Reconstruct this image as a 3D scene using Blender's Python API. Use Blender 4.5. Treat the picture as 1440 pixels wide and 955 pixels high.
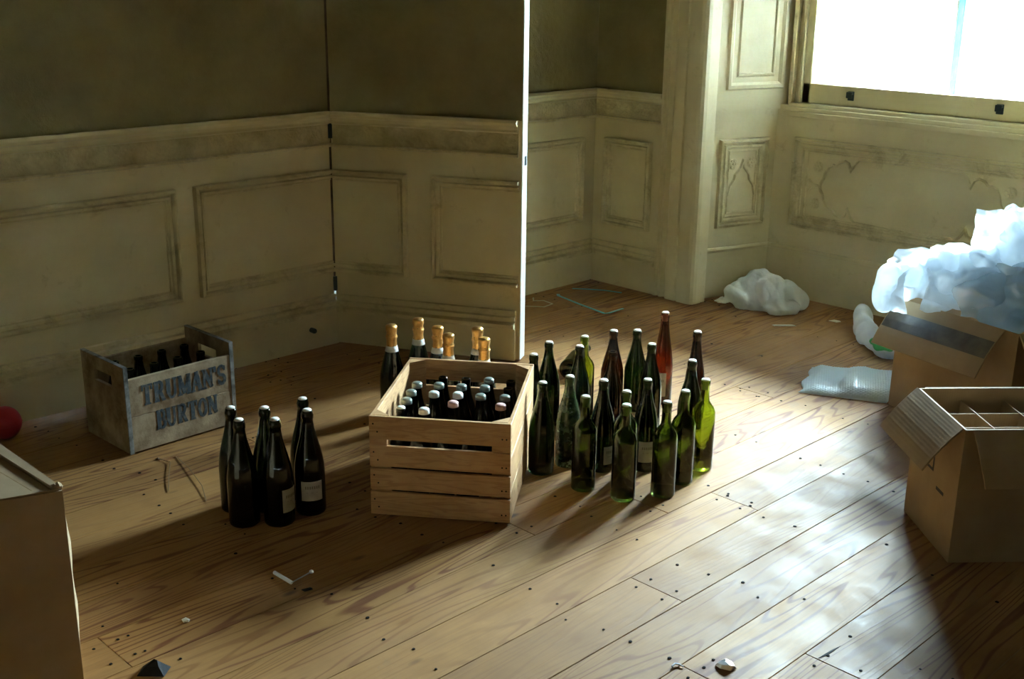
import bpy, bmesh, math, random
from mathutils import Matrix, Vector, noise
random.seed(7)
for _o in list(bpy.data.objects): bpy.data.objects.remove(_o)
scene = bpy.context.scene
COL = scene.collection

# ------------------------------------------------------------------ camera
cam_d = bpy.data.cameras.new('camera'); cam = bpy.data.objects.new('camera', cam_d); COL.objects.link(cam)
cam_d.sensor_width = 36.0; cam_d.lens = 41.05; cam_d.clip_start = 0.05; cam_d.clip_end = 200
CM = Matrix(((0.70145, -0.22112, 0.67755, 3.93), (0.71263, 0.20267, -0.67163, 0.0), (0.01119, 0.95396, 0.29974, 1.52), (0, 0, 0, 1)))
cam.matrix_world = CM
scene.camera = cam
# ------------------------------------------------------------------ sky light
world = bpy.data.worlds.new('overcast_sky'); scene.world = world; world.use_nodes = True
wb = world.node_tree.nodes['Background']
wb.inputs[0].default_value = (0.66, 0.86, 1.0, 1); wb.inputs[1].default_value = 13.0
# portal in the window opening: guides the sky's own light, gives none itself
pl = bpy.data.lights.new('window_portal_offscreen', 'AREA'); pl.shape = 'RECTANGLE'; pl.size = 1.30; pl.size_y = 1.95
pl.cycles.is_portal = True
po = bpy.data.objects.new('window_portal_offscreen', pl); COL.objects.link(po)
po.location = (1.466, 5.36, 1.90); po.rotation_euler = (math.radians(-90), 0, 0)
scene.view_settings.view_transform = 'Standard'; scene.view_settings.look = 'None'
scene.view_settings.gamma = 1.0; scene.view_settings.use_curve_mapping = False
scene.view_settings.exposure = 5.6
scene.cycles.max_bounces = 14; scene.cycles.diffuse_bounces = 4; scene.cycles.transmission_bounces = 12
scene.cycles.transparent_max_bounces = 16

# ------------------------------------------------------------------ materials
def nt(name):
    m = bpy.data.materials.new(name); m.use_nodes = True
    t = m.node_tree; b = t.nodes['Principled BSDF']
    return m, t, b
def N(t, typ, **kw):
    n = t.nodes.new(typ)
    for k, v in kw.items():
        if k in n.inputs: n.inputs[k].default_value = v
        else: setattr(n, k, v)
    return n
def L(t, a, b): t.links.new(a, b)
def coords(t, scale=(1, 1, 1), rnd=False, kind='Object'):
    tc = N(t, 'ShaderNodeTexCoord'); mp = N(t, 'ShaderNodeMapping'); mp.inputs['Scale'].default_value = scale
    if rnd:
        oi = N(t, 'ShaderNodeObjectInfo'); ml = N(t, 'ShaderNodeMath', operation='MULTIPLY'); ml.inputs[1].default_value = 37.0
        L(t, oi.outputs['Random'], ml.inputs[0])
        ad = N(t, 'ShaderNodeVectorMath', operation='ADD'); L(t, tc.outputs[kind], ad.inputs[0]); L(t, ml.outputs[0], ad.inputs[1])
        L(t, ad.outputs[0], mp.inputs['Vector'])
    else: L(t, tc.outputs[kind], mp.inputs['Vector'])
    return mp.outputs[0]
def ramp(t, fac, stops):
    r = N(t, 'ShaderNodeValToRGB'); cr = r.color_ramp
    while len(cr.elements) < len(stops): cr.elements.new(0.5)
    for e, (p, c) in zip(cr.elements, stops):
        e.position = p; e.color = (c[0], c[1], c[2], 1) if not isinstance(c, (int, float)) else (c, c, c, 1)
    L(t, fac, r.inputs[0]); return r.outputs[0]
def mix(t, fac, a, b, mode='MIX'):
    m = N(t, 'ShaderNodeMix', data_type='RGBA', blend_type=mode)
    if isinstance(fac, (int, float)): m.inputs[0].default_value = fac
    else: L(t, fac, m.inputs[0])
    for s, v in ((6, a), (7, b)):
        if isinstance(v, (tuple, list)): m.inputs[s].default_value = (v[0], v[1], v[2], 1)
        else: L(t, v, m.inputs[s])
    return m.outputs[2]
def bump(t, b, h, strength=0.3, dist=0.01):
    n = N(t, 'ShaderNodeBump'); n.inputs['Strength'].default_value = strength; n.inputs['Distance'].default_value = dist
    L(t, h, n.inputs['Height']); L(t, n.outputs[0], b.inputs['Normal'])
def noise_n(t, vec, scale, detail=4, rough=.55, dist=0):
    n = N(t, 'ShaderNodeTexNoise'); n.inputs['Scale'].default_value = scale; n.inputs['Detail'].default_value = detail
    n.inputs['Roughness'].default_value = rough; n.inputs['Distortion'].default_value = dist
    L(t, vec, n.inputs['Vector']); return n.outputs['Fac']
def flat(name, col, rough=.6, metal=0, spec=.5):
    m, t, b = nt(name); b.inputs['Base Color'].default_value = (*col, 1); b.inputs['Roughness'].default_value = rough
    b.inputs['Metallic'].default_value = metal; b.inputs['Specular IOR Level'].default_value = spec
    return m
def mottled(name, c1, c2, scale=6, rough=.6, bs=.15, bd=.004, bscale=40, spec=.35, lo=.35, hi=.68, stretch=(1, 1, 1), rnd=False, metal=0):
    m, t, b = nt(name); v = coords(t, stretch, rnd)
    f = noise_n(t, v, scale, 6, .62); c = ramp(t, f, [(lo, c1), (hi, c2)]); L(t, c, b.inputs['Base Color'])
    b.inputs['Roughness'].default_value = rough; b.inputs['Specular IOR Level'].default_value = spec; b.inputs['Metallic'].default_value = metal
    if bs: bump(t, b, noise_n(t, v, bscale, 5, .6), bs, bd)
    return m
def paint(name, c1, c2, c3, rough=.5, d0=.60, d1=.78, amt=.55):
    m, t, b = nt(name); v = coords(t)
    f = noise_n(t, v, 2.6, 7, .65); c = ramp(t, f, [(.36, c1), (.62, c2)])
    g = noise_n(t, v, 9, 8, .7, .6); gm = ramp(t, g, [(d0, 0.0), (d1, amt)])
    c = mix(t, gm, c, c3); L(t, c, b.inputs['Base Color'])
    b.inputs['Roughness'].default_value = rough; b.inputs['Specular IOR Level'].default_value = .35
    bump(t, b, noise_n(t, v, 30, 6, .6), .12, .004)
    return m
M = {}
M['paint'] = paint('old_cream_paint', (.66, .56, .32), (.74, .64, .39), (.36, .27, .12))
M['paint_bay'] = M['white_bay'] = M['paint']
M['white_paint'] = paint('white_gloss_paint', (.80, .80, .78), (.86, .86, .84), (.55, .5, .42), .35)
def wallpaper():
    m, t, b = nt('embossed_wallpaper'); v = coords(t)
    f = noise_n(t, v, 1.7, 7, .65); c = ramp(t, f, [(.34, (.22, .175, .07)), (.66, (.36, .295, .13))])
    L(t, c, b.inputs['Base Color']); b.inputs['Roughness'].default_value = .6; b.inputs['Specular IOR Level'].default_value = .3
    vo = N(t, 'ShaderNodeTexVoronoi'); vo.inputs['Scale'].default_value = 34; vo.feature = 'SMOOTH_F1'; L(t, v, vo.inputs['Vector'])
    h = noise_n(t, v, 60, 5, .6, 1.2)
    s = N(t, 'ShaderNodeMath', operation='ADD'); L(t, vo.outputs['Distance'], s.inputs[0]); L(t, h, s.inputs[1])
    bump(t, b, s.outputs[0], .5, .006); return m
M['wallpaper'] = wallpaper()
def frieze_mat(name, a, bcol):
    m, t, b = nt(name); v = coords(t)
    vo = N(t, 'ShaderNodeTexVoronoi'); vo.inputs['Scale'].default_value = 60; L(t, v, vo.inputs['Vector'])
    f = noise_n(t, v, 45, 4, .6, 1.5)
    s = N(t, 'ShaderNodeMath', operation='MULTIPLY'); L(t, vo.outputs['Distance'], s.inputs[0]); L(t, f, s.inputs[1])
    c = ramp(t, noise_n(t, v, 9, 7, .65), [(.40, bcol), (.70, a)]); L(t, c, b.inputs['Base Color'])
    b.inputs['Roughness'].default_value = .6; b.inputs['Specular IOR Level'].default_value = .3
    bump(t, b, s.outputs[0], .9, .012); return m
M['frieze'] = frieze_mat('carved_frieze_paint', (.42, .34, .18), (.66, .56, .32))
M['grimy'] = paint('dirty_cream_moulding', (.66, .56, .32), (.74, .64, .39), (.36, .27, .12), .5, .48, .72, .75)
M['grimy_bay'] = M['grimy']
M['grimy_far'] = M['grimy']
M['carve'] = M['grimy']
def plank_mat():
    m, t, b = nt('worn_pine_boards'); v = coords(t, (1, 1, 1), True)
    mp = N(t, 'ShaderNodeMapping'); mp.inputs['Scale'].default_value = (7.0, .62, 1); L(t, v, mp.inputs['Vector'])
    n1 = noise_n(t, mp.outputs[0], 1.0, 2.2, .45, .25)
    k = N(t, 'ShaderNodeMath', operation='MULTIPLY'); k.inputs[1].default_value = 120; L(t, n1, k.inputs[0])
    sn = N(t, 'ShaderNodeMath', operation='SINE'); L(t, k.outputs[0], sn.inputs[0])
    rings = ramp(t, sn.outputs[0], [(.0, 0.0), (.55, .12), (.95, 1.0)])
    mp2 = N(t, 'ShaderNodeMapping'); mp2.inputs['Scale'].default_value = (160, 5, 1); L(t, v, mp2.inputs['Vector'])
    fine = noise_n(t, mp2.outputs[0], 1.0, 4, .6)
    big = noise_n(t, v, 2.2, 6, .65); oi = N(t, 'ShaderNodeObjectInfo')
    c0 = ramp(t, big, [(.3, (.30, .145, .045)), (.55, (.385, .195, .060)), (.75, (.46, .255, .09))])
    mp3 = N(t, 'ShaderNodeMapping'); mp3.inputs['Scale'].default_value = (2.4, .55, 1); L(t, v, mp3.inputs['Vector'])
    patch = ramp(t, noise_n(t, mp3.outputs[0], 1.0, 3, .5), [(.40, .18), (.58, 1.0)])
    rr = N(t, 'ShaderNodeMath', operation='MULTIPLY'); L(t, rings, rr.inputs[0]); L(t, patch, rr.inputs[1])
    c1 = mix(t, rr.outputs[0], c0, (.17, .055, .014))
    fm = ramp(t, fine, [(.35, .35), (.6, 0.0)]); c2 = mix(t, fm, c1, (.25, .125, .045))
    hv = ramp(t, oi.outputs['Random'], [(0, (.84, .82, .80)), (1, (1.06, 1.04, 1.0))]); c3 = mix(t, 1.0, c2, hv, 'MULTIPLY')
    vo = N(t, 'ShaderNodeTexVoronoi'); vo.inputs['Scale'].default_value = 1.0
    mp4 = N(t, 'ShaderNodeMapping'); mp4.inputs['Scale'].default_value = (6.5, 2.6, .01); L(t, v, mp4.inputs['Vector']); L(t, mp4.outputs[0], vo.inputs['Vector'])
    kn = ramp(t, vo.outputs['Distance'], [(.035, .85), (.085, 0.0)]); c4 = mix(t, kn, c3, (.08, .035, .014))
    st = ramp(t, noise_n(t, v, 5.5, 8, .75, .8), [(.60, 0.0), (.74, .5)]); c5 = mix(t, st, c4, (.21, .13, .065))
    L(t, c5, b.inputs['Base Color'])
    ro = ramp(t, noise_n(t, v, 8, 6, .65), [(.3, .50), (.7, .72)]); L(t, ro, b.inputs['Roughness'])
    b.inputs['Specular IOR Level'].default_value = .30
    h = mix(t, .5, rings, fine); bump(t, b, h, .22, .002)
    return m
M['plank'] = plank_mat()
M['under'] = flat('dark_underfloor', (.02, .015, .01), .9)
M['nail'] = flat('dark_iron_nail', (.012, .010, .008), .9, 0, .1)
def wood(name, c1, c2, dark, stretch=(3, 3, 30), rough=.6, spec=.3, ringk=40):
    m, t, b = nt(name); v = coords(t, stretch, True)
    n1 = noise_n(t, v, 1.0, 3, .5, .4); k = N(t, 'ShaderNodeMath', operation='MULTIPLY'); k.inputs[1].default_value = ringk; L(t, n1, k.inputs[0])
    sn = N(t, 'ShaderNodeMath', operation='SINE'); L(t, k.outputs[0], sn.inputs[0]); r = ramp(t, sn.outputs[0], [(0, 0.0), (1, .5)])
    v2 = coords(t, (1, 1, 1), True)
    c = ramp(t, noise_n(t, v2, 9, 6, .65), [(.35, c1), (.65, c2)]); c = mix(t, r, c, dark)
    L(t, c, b.inputs['Base Color']); b.inputs['Roughness'].default_value = rough; b.inputs['Specular IOR Level'].default_value = spec
    bump(t, b, r, .15, .002); return m
M['pine'] = wood('rough_pine_slat', (.54, .30, .13), (.63, .38, .18), (.38, .18, .07), (4, 4, 40))
M['pine_pale'] = M['pine']
M['old_wood'] = mottled('weathered_painted_wood', (.19, .12, .06), (.46, .35, .22), 11, .75, .35, .004, 60, .25, .36, .64)
M['old_dark'] = mottled('old_dark_wood', (.07, .045, .025), (.16, .11, .065), 9, .75, .3, .004, 50, .25)
M['stencil'] = mottled('worn_stencil_ink', (.055, .075, .085), (.20, .19, .16), 60, .8, 0, lo=.48, hi=.72)
M['metal_strip'] = mottled('corroded_metal_strip', (.10, .10, .09), (.42, .44, .43), 25, .5, .2, .002, 80, metal=.4)
def card(name, a, bcol):
    m, t, b = nt(name); v = coords(t)
    c = ramp(t, noise_n(t, v, 5, 6, .6), [(.35, a), (.66, bcol)]); L(t, c, b.inputs['Base Color'])
    b.inputs['Roughness'].default_value = .75; b.inputs['Specular IOR Level'].default_value = .2
    w = N(t, 'ShaderNodeTexWave'); w.inputs['Scale'].default_value = 45; w.inputs['Distortion'].default_value = .4; L(t, v, w.inputs['Vector'])
    bump(t, b, w.outputs['Fac'], .06, .002); return m
M['card'] = card('brown_cardboard', (.38, .26, .145), (.47, .33, .19))
M['card_pale'] = M['card']
M['tape'] = mottled('brown_parcel_tape', (.07, .055, .04), (.16, .125, .085), 18, .28, .2, .002, 40, .6)
M['ink'] = flat('faded_printing_ink', (.05, .04, .035), .7)
def glass(name, col, rough=.03):
    m, t, b = nt(name); b.inputs['Base Color'].default_value = (*col, 1); b.inputs['Roughness'].default_value = rough
    b.inputs['IOR'].default_value = 1.5; b.inputs['Transmission Weight'].default_value = 1.0; return m
M['g_dark'] = glass('dark_green_glass', (.07, .125, .045))
M['g_mid'] = glass('olive_green_glass', (.24, .34, .08))
M['g_light'] = glass('bright_green_glass', (.50, .62, .12))
M['g_black'] = glass('blackish_green_glass', (.03, .06, .03))
M['g_brown'] = glass('dark_brown_glass', (.13, .05, .022))
M['g_red'] = glass('red_brown_glass', (.42, .15, .085))
def dusty():
    m, t, b = nt('dusty_green_glass'); v = coords(t)
    b.inputs['Base Color'].default_value = (.20, .26, .12, 1); b.inputs['IOR'].default_value = 1.5
    L(t, ramp(t, noise_n(t, v, 25, 6, .7), [(.35, .06), (.7, .4)]), b.inputs['Roughness'])
    L(t, ramp(t, noise_n(t, v, 18, 6, .7), [(.4, 1.0), (.7, .78)]), b.inputs['Transmission Weight']); return m
M['g_dusty'] = dusty()
M['cork'] = mottled('pale_cork', (.78, .72, .60), (.90, .86, .78), 90, .7, .2, .001, 200)
M['cap_white'] = flat('white_cap', (.80, .78, .72), .4)
M['cap_grey'] = flat('grey_green_cap', (.36, .40, .34), .3, .5)
M['cap_pink'] = flat('pinkish_cap', (.72, .42, .36), .45)
M['label'] = mottled('aged_paper_label', (.50, .46, .37), (.66, .62, .52), 24, .7, .05, .001, 100)
M['gold'] = mottled('gold_foil', (.75, .38, .10), (.95, .60, .22), 60, .32, .6, .003, 140, .6, metal=.9)
M['foil_white'] = mottled('silver_white_foil_band', (.72, .70, .66), (.85, .83, .80), 40, .4, .3, .002, 120)
def film(name, col, dens=.55, transl=.45, transp=.2, gl=.12, rough=.25, bscale=30, bstr=.5, voro=0):
    m, t, b = nt(name); v = coords(t); out = t.nodes['Material Output']
    d = N(t, 'ShaderNodeBsdfDiffuse'); d.inputs[0].default_value = (*col, 1)
    tl = N(t, 'ShaderNodeBsdfTranslucent'); tl.inputs[0].default_value = (*col, 1)
    tp = N(t, 'ShaderNodeBsdfTransparent'); tp.inputs[0].default_value = (.95, .97, .98, 1)
    g = N(t, 'ShaderNodeBsdfGlossy'); g.inputs['Roughness'].default_value = rough; g.inputs[0].default_value = (.9, .95, 1, 1)
    bp = N(t, 'ShaderNodeBump'); bp.inputs['Strength'].default_value = bstr; bp.inputs['Distance'].default_value = .006
    if voro:
        vo = N(t, 'ShaderNodeTexVoronoi'); vo.inputs['Scale'].default_value = voro; L(t, v, vo.inputs['Vector'])
        iv = ramp(t, vo.outputs['Distance'], [(0, 1.0), (.75, 0.0)]); L(t, iv, bp.inputs['Height'])
    else: L(t, noise_n(t, v, bscale, 5, .6, .8), bp.inputs['Height'])
    for s in (d, tl, g): L(t, bp.outputs[0], s.inputs['Normal'])
    def mx(f, a, c):
        n = N(t, 'ShaderNodeMixShader'); n.inputs[0].default_value = f; L(t, a, n.inputs[1]); L(t, c, n.inputs[2]); return n.outputs[0]
    s = mx(transl, d.outputs[0], tl.outputs[0]); s = mx(transp, s, tp.outputs[0]); s = mx(gl, s, g.outputs[0])
    L(t, s, out.inputs['Surface']); return m
M['film'] = film('white_plastic_film', (.88, .92, .95), transl=.55, transp=.16)
M['film_clear'] = film('clear_plastic_film', (.60, .72, .76), transl=.4, transp=.42, gl=.25, rough=.12)
M['bubble'] = film('bubble_wrap_film', (.74, .84, .86), transl=.4, transp=.14, gl=.2, rough=.2, bscale=60, bstr=.3)
M['bag'] = film('milky_plastic_bag', (.92, .92, .87), transl=.45, transp=.08, gl=.06, rough=.4)
M['paper'] = flat('white_card', (.80, .82, .84), .7)
M['green'] = flat('green_print', (.02, .28, .06), .5)
M['teal'] = mottled('teal_packing_strap', (.07, .42, .52), (.12, .55, .65), 30, .35, .1, .001, 90)
M['strap_pale'] = flat('pale_packing_strap', (.52, .50, .36), .4)
M['white_plastic'] = flat('white_plastic', (.72, .74, .78), .35)
M['wire'] = flat('galvanised_wire', (.45, .47, .50), .3, .8)
M['red'] = mottled('red_rubber', (.45, .02, .03), (.55, .04, .05), 10, .45, .05, .002, 60)
M['black'] = mottled('black_scrap', (.015, .015, .015), (.03, .03, .03), 20, .7, .2, .003, 60, .1)
M['foil'] = flat('crumpled_tin_foil', (.72, .74, .76), .28, .85)
M['straw'] = flat('dry_straw', (.20, .12, .05), .7)
M['iron'] = flat('dark_iron_fitting', (.03, .045, .05), .35, .6)
M['dust'] = flat('plaster_crumb', (.72, .68, .58), .8)
M['stone'] = mottled('pale_stone', (.34, .33, .30), (.44, .43, .39), 5, .8, .1, .01, 30)
M['brick'] = mottled('dark_blocker_brick', (.05, .035, .028), (.10, .065, .05), 12, .8, .3, .01, 30)
M['rail'] = mottled('pale_painted_ironwork', (.02, .021, .023), (.03, .032, .035), 9, .6, 0)
M['frame_out'] = mottled('weathered_frame_paint', (.30, .27, .20), (.44, .40, .30), 9, .6, .1, .003, 40)
M['frame_teal'] = mottled('teal_seal_strip', (.03, .16, .15), (.06, .24, .22), 30, .5, 0)
def pane_mat():
    m, t, b = nt('window_glass'); out = t.nodes['Material Output']
    tp = N(t, 'ShaderNodeBsdfTransparent'); tp.inputs[0].default_value = (.96, .98, .98, 1)
    g = N(t, 'ShaderNodeBsdfGlossy'); g.inputs['Roughness'].default_value = .03
    fr = N(t, 'ShaderNodeFresnel'); fr.inputs[0].default_value = 1.45
    mx = N(t, 'ShaderNodeMixShader'); L(t, fr.outputs[0], mx.inputs[0]); L(t, tp.outputs[0], mx.inputs[1]); L(t, g.outputs[0], mx.inputs[2])
    L(t, mx.outputs[0], out.inputs['Surface']); return m
M['pane'] = pane_mat()

M['plaster'] = mottled('aged_ceiling_plaster', (.46, .42, .32), (.54, .50, .40), 3, .8, .1, .01, 20)

# ------------------------------------------------------------------ mesh helpers
class MB:
    def __init__(s): s.v = []; s.f = []; s.sm = []
    def add(s, vs, fs, smooth=False):
        o = len(s.v); s.v += [tuple(p) for p in vs]; s.f += [tuple(i + o for i in f) for f in fs]; s.sm += [smooth] * len(fs); return s
    def box(s, x0, x1, y0, y1, z0, z1):
        return s.add([(x0, y0, z0), (x1, y0, z0), (x1, y1, z0), (x0, y1, z0), (x0, y0, z1), (x1, y0, z1), (x1, y1, z1), (x0, y1, z1)],
                     [(0, 3, 2, 1), (4, 5, 6, 7), (0, 1, 5, 4), (1, 2, 6, 5), (2, 3, 7, 6), (3, 0, 4, 7)])
    def prism(s, base, top):   # two matching polygons
        n = len(base)
        return s.add(list(base) + list(top), [tuple(range(n))[::-1], tuple(range(n, 2 * n))] + [(i, (i + 1) % n, n + (i + 1) % n, n + i) for i in range(n)])
    def poly(s, pts, z0, z1):  # plan polygon extruded in z (local)
        return s.prism([(p[0], p[1], z0) for p in pts], [(p[0], p[1], z1) for p in pts])
    def lathe(s, prof, seg=28, c=(0, 0, 0), smooth=True):
        vs = []; fs = []; n = len(prof)
        for i in range(seg):
            a = 2 * math.pi * i / seg
            for r, z in prof: vs.append((c[0] + r * math.cos(a), c[1] + r * math.sin(a), c[2] + z))
        for i in range(seg):
            j = (i + 1) % seg
            for k in range(n - 1): fs.append((i * n + k, j * n + k, j * n + k + 1, i * n + k + 1))
        return s.add(vs, fs, smooth)
    def extrude_u(s, prof, u0, u1):   # wall local: prof (v,w), along u ; coords (u, v, w)
        a = [(u0, v, w) for v, w in prof]; b = [(u1, v, w) for v, w in prof]; n = len(prof)
        fs = [(i, i + 1, n + i + 1, n + i) for i in range(n - 1)] + [tuple(range(n)), tuple(range(n, 2 * n))[::-1]]
        return s.add(a + b, fs)
    def extrude_v(s, prof, v0, v1):   # prof (u,w)
        a = [(u, v0, w) for u, w in prof]; b = [(u, v1, w) for u, w in prof]; n = len(prof)
        fs = [(i, i + 1, n + i + 1, n + i) for i in range(n - 1)] + [tuple(range(n)), tuple(range(n, 2 * n))[::-1]]
        return s.add(a + b, fs)
    def sweep(s, path, prof, closed=False):  # path in (u,v), prof (inset to the left, w), mitred
        n = len(path); m = len(prof); vs = []
        for i in range(n):
            p = Vector(path[i])
            d0 = (p - Vector(path[i - 1])).normalized() if (closed or i > 0) else None
            d1 = (Vector(path[(i + 1) % n]) - p).normalized() if (closed or i < n - 1) else None
            if d0 is None: d0 = d1
            if d1 is None: d1 = d0
            n0 = Vector((-d0.y, d0.x)); n1 = Vector((-d1.y, d1.x)); k = n0 + n1
            mt = k / max(.35, 1 + n0.dot(n1))
            for d, w in prof: vs.append((p.x + mt.x * d, p.y + mt.y * d, w))
        fs = []
        for i in range(n if closed else n - 1):
            j = (i + 1) % n
            for k in range(m - 1): fs.append((i * m + k, j * m + k, j * m + k + 1, i * m + k + 1))
        if not closed: fs += [tuple(range(m)), tuple(range((n - 1) * m, n * m))[::-1]]
        return s.add(vs, fs)
    def tube(s, pts, r, seg=8, smooth=True, flatz=1.0):
        P = [Vector(p) for p in pts]; vs = []; fs = []
        rr = r if isinstance(r, (list, tuple)) else [r] * len(P)
        for i, p in enumerate(P):
            d = (P[min(i + 1, len(P) - 1)] - P[max(i - 1, 0)]).normalized()
            up = Vector((0, 0, 1)) if abs(d.z) < .95 else Vector((1, 0, 0))
            a = d.cross(up).normalized(); b = a.cross(d)
            for k in range(seg):
                t = 2 * math.pi * k / seg; vs.append(p + a * math.cos(t) * rr[i] + b * math.sin(t) * rr[i] * flatz)
        for i in range(len(P) - 1):
            for k in range(seg):
                j = (k + 1) % seg; fs.append((i * seg + k, i * seg + j, (i + 1) * seg + j, (i + 1) * seg + k))
        fs += [tuple(range(seg)), tuple(range((len(P) - 1) * seg, len(P) * seg))[::-1]]
        return s.add(vs, fs, smooth)
    def mesh(s, name, m, bevel=0):
        me = bpy.data.meshes.new(name); me.from_pydata(s.v, [], s.f); me.update()
        bm = bmesh.new(); bm.from_mesh(me)
        for f, sm in zip(bm.faces, s.sm): f.smooth = sm
        bmesh.ops.recalc_face_normals(bm, faces=bm.faces)
        if bevel: bmesh.ops.bevel(bm, geom=bm.edges[:], offset=bevel, segments=1, affect='EDGES', clamp_overlap=True)
        bm.to_mesh(me); bm.free()
        if m: me.materials.append(M[m] if isinstance(m, str) else m)
        return me
def obj(name, me, parent=None, mw=None):
    o = bpy.data.objects.new(name, me); COL.objects.link(o)
    if mw is not None: o.matrix_world = mw
    if parent is not None: o.parent = parent
    return o
def part(name, mb, m, parent, bevel=0, label=None):
    o = obj(name, mb.mesh(name, m, bevel), parent)
    if label: o['label'] = label
    return o
def tag(o, label, cat, group=None, kind=None):
    o['label'] = label; o['category'] = cat
    if group: o['group'] = group
    if kind: o['kind'] = kind
    return o
def root(name, loc, rz, label, cat, group=None, kind=None):
    o = bpy.data.objects.new(name, None); COL.objects.link(o); o.empty_display_size = .05
    o.location = loc; o.rotation_euler = (0, 0, rz); return tag(o, label, cat, group, kind)
def wallframe(ox, oy, ux, uy):
    l = math.hypot(ux, uy); ux /= l; uy /= l
    return Matrix(((ux, 0, uy, ox), (uy, 0, -ux, oy), (0, 1, 0, 0), (0, 0, 0, 1)))
def copy_tree(o, parent=None):
    c = o.copy(); COL.objects.link(c); c.parent = parent
    for ch in list(o.children): copy_tree(ch, c)
    return c

# ------------------------------------------------------------------ FLOOR
CX = 1.466; YF = 4.47; YW = 4.94; ZC = 3.3; XR = 7.4; YN = -4.4
fl = obj('floor', MB().box(-1.2, XR, YN, 5.0, -.06, -.022).mesh('floor', 'under'))
tag(fl, 'worn wooden floor of long pine boards', 'floor', kind='structure')
W = .172; x = 2.715 - 16 * W
known = {2.715: [2.187], 2.199: [2.168], 2.027: [2.757], 1.511: [1.02], 3.059: [3.1]}
nails = MB()
k = -16
while x < 4.9:
    x0 = max(x, .0); x1 = x + W
    js = next((v for kk, v in known.items() if abs(kk - x) < .02), None)
    if js is None: js = [random.uniform(-.6, .9) + random.choice((0, 2.4))]
    js = [-1.6] + sorted([j for j in js] + [j - 3.1 for j in js if j - 3.1 > -1.3] + [j + 2.6 for j in js if j + 2.6 < 4.6]) + [5.0]
    for a, b in zip(js[:-1], js[1:]):
        hx = (x1 - x0) / 2 - .0009; hy = (b - a) / 2 - .0010
        me = MB().box(-hx, hx, -hy, hy, -.02, 0).mesh('plank', 'plank', .0008)
        o = obj('plank', me, fl); o.location = ((x0 + x1) / 2, (a + b) / 2, random.uniform(-.0009, 0))
        for e in (a + .03, b - .03):
            for q in (-.5, .5): nails.lathe([(0, .0012), (.0035, .0012), (.0042, 0)], 8, ((x0 + x1) / 2 + q * hx, e, 0), False)
    yy = -.2 + random.uniform(0, .1)
    while yy < 4.6:
        for q in (-.55, .5):
            if random.random() < .75:
                r = random.uniform(.003, .0055)
                nails.lathe([(0, .0012), (r * .8, .0012), (r, 0)], 8, ((x0 + x1) / 2 + q * (x1 - x0) / 2 + random.uniform(-.012, .012), yy + random.uniform(-.02, .02), 0), False)
        yy += .42
    x += W; k += 1
for fx0_, fx1_, fy0, fy1 in ((.0, x - .002, YN, -1.602), (x, XR, YN, YF)):
    o = obj('floor_field', MB().box(fx0_, fx1_, fy0, fy1, -.02, -.0005).mesh('floor_field', 'plank'), fl)
no = part('nail_heads', nails, 'nail', fl); no['kind'] = 'stuff'
# crack at a board end: dark sheet painting the shade of its depth
part('board_crack_shade', MB().poly([(2.748, 2.19), (2.756, 2.215), (2.757, 2.275), (2.752, 2.245)], 0.0002, .0008), 'under', fl)

# ------------------------------------------------------------------ WALL MOULDINGS
RAIL = [(.978, 0), (.978, .030), (.968, .036), (.958, .030), (.952, .018), (.940, .016), (.932, .022), (.926, .012), (.926, 0)]
FRZ = [(.926, 0), (.926, .009), (.850, .009), (.850, 0)]
BEAD = [(.850, 0), (.850, .014), (.846, .024), (.839, .024), (.834, .010), (.834, 0)]
PLINTH = [(.140, 0), (.140, .024), (0, .024), (0, 0)]
BMOLD = [(.214, 0), (.213, .016), (.203, .020), (.199, .008), (.190, .010), (.187, .028), (.176, .030), (.172, .014), (.166, .016), (.160, .040), (.146, .042), (.140, .026), (.140, 0)]
PAN = [(0, 0), (.002, .024), (.010, .029), (.014, .026), (.017, .006), (.022, .006), (.025, .019), (.033, .016), (.036, .004), (.042, .006), (.046, 0)]
def dado(parent, u0, u1, base=None):
    part('dado_rail', MB().extrude_u(RAIL, u0, u1), 'paint', parent)
    part('carved_frieze', MB().extrude_u(FRZ, u0, u1), 'frieze', parent)
    part('frieze_bead', MB().extrude_u(BEAD, u0, u1), 'grimy', parent)
    b = base or parent
    part('plinth_board', MB().extrude_u(PLINTH, u0, u1), 'paint', b)
    part('base_moulding', MB().extrude_u(BMOLD, u0, u1), 'grimy', b)
def pframe(parent, u0, u1, v0=.312, v1=.742, cut=None, name='panel_moulding', mat='grimy', prof=PAN):
    if cut == 'r': path, cl = [(u1, v1), (u0, v1), (u0, v0), (u1, v0)], False
    elif cut == 'l': path, cl = [(u0, v0), (u1, v0), (u1, v1), (u0, v1)], False
    else: path, cl = [(u0, v0), (u1, v0), (u1, v1), (u0, v1)], True
    return part(name, MB().sweep(path, prof, cl), mat, parent)
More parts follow.
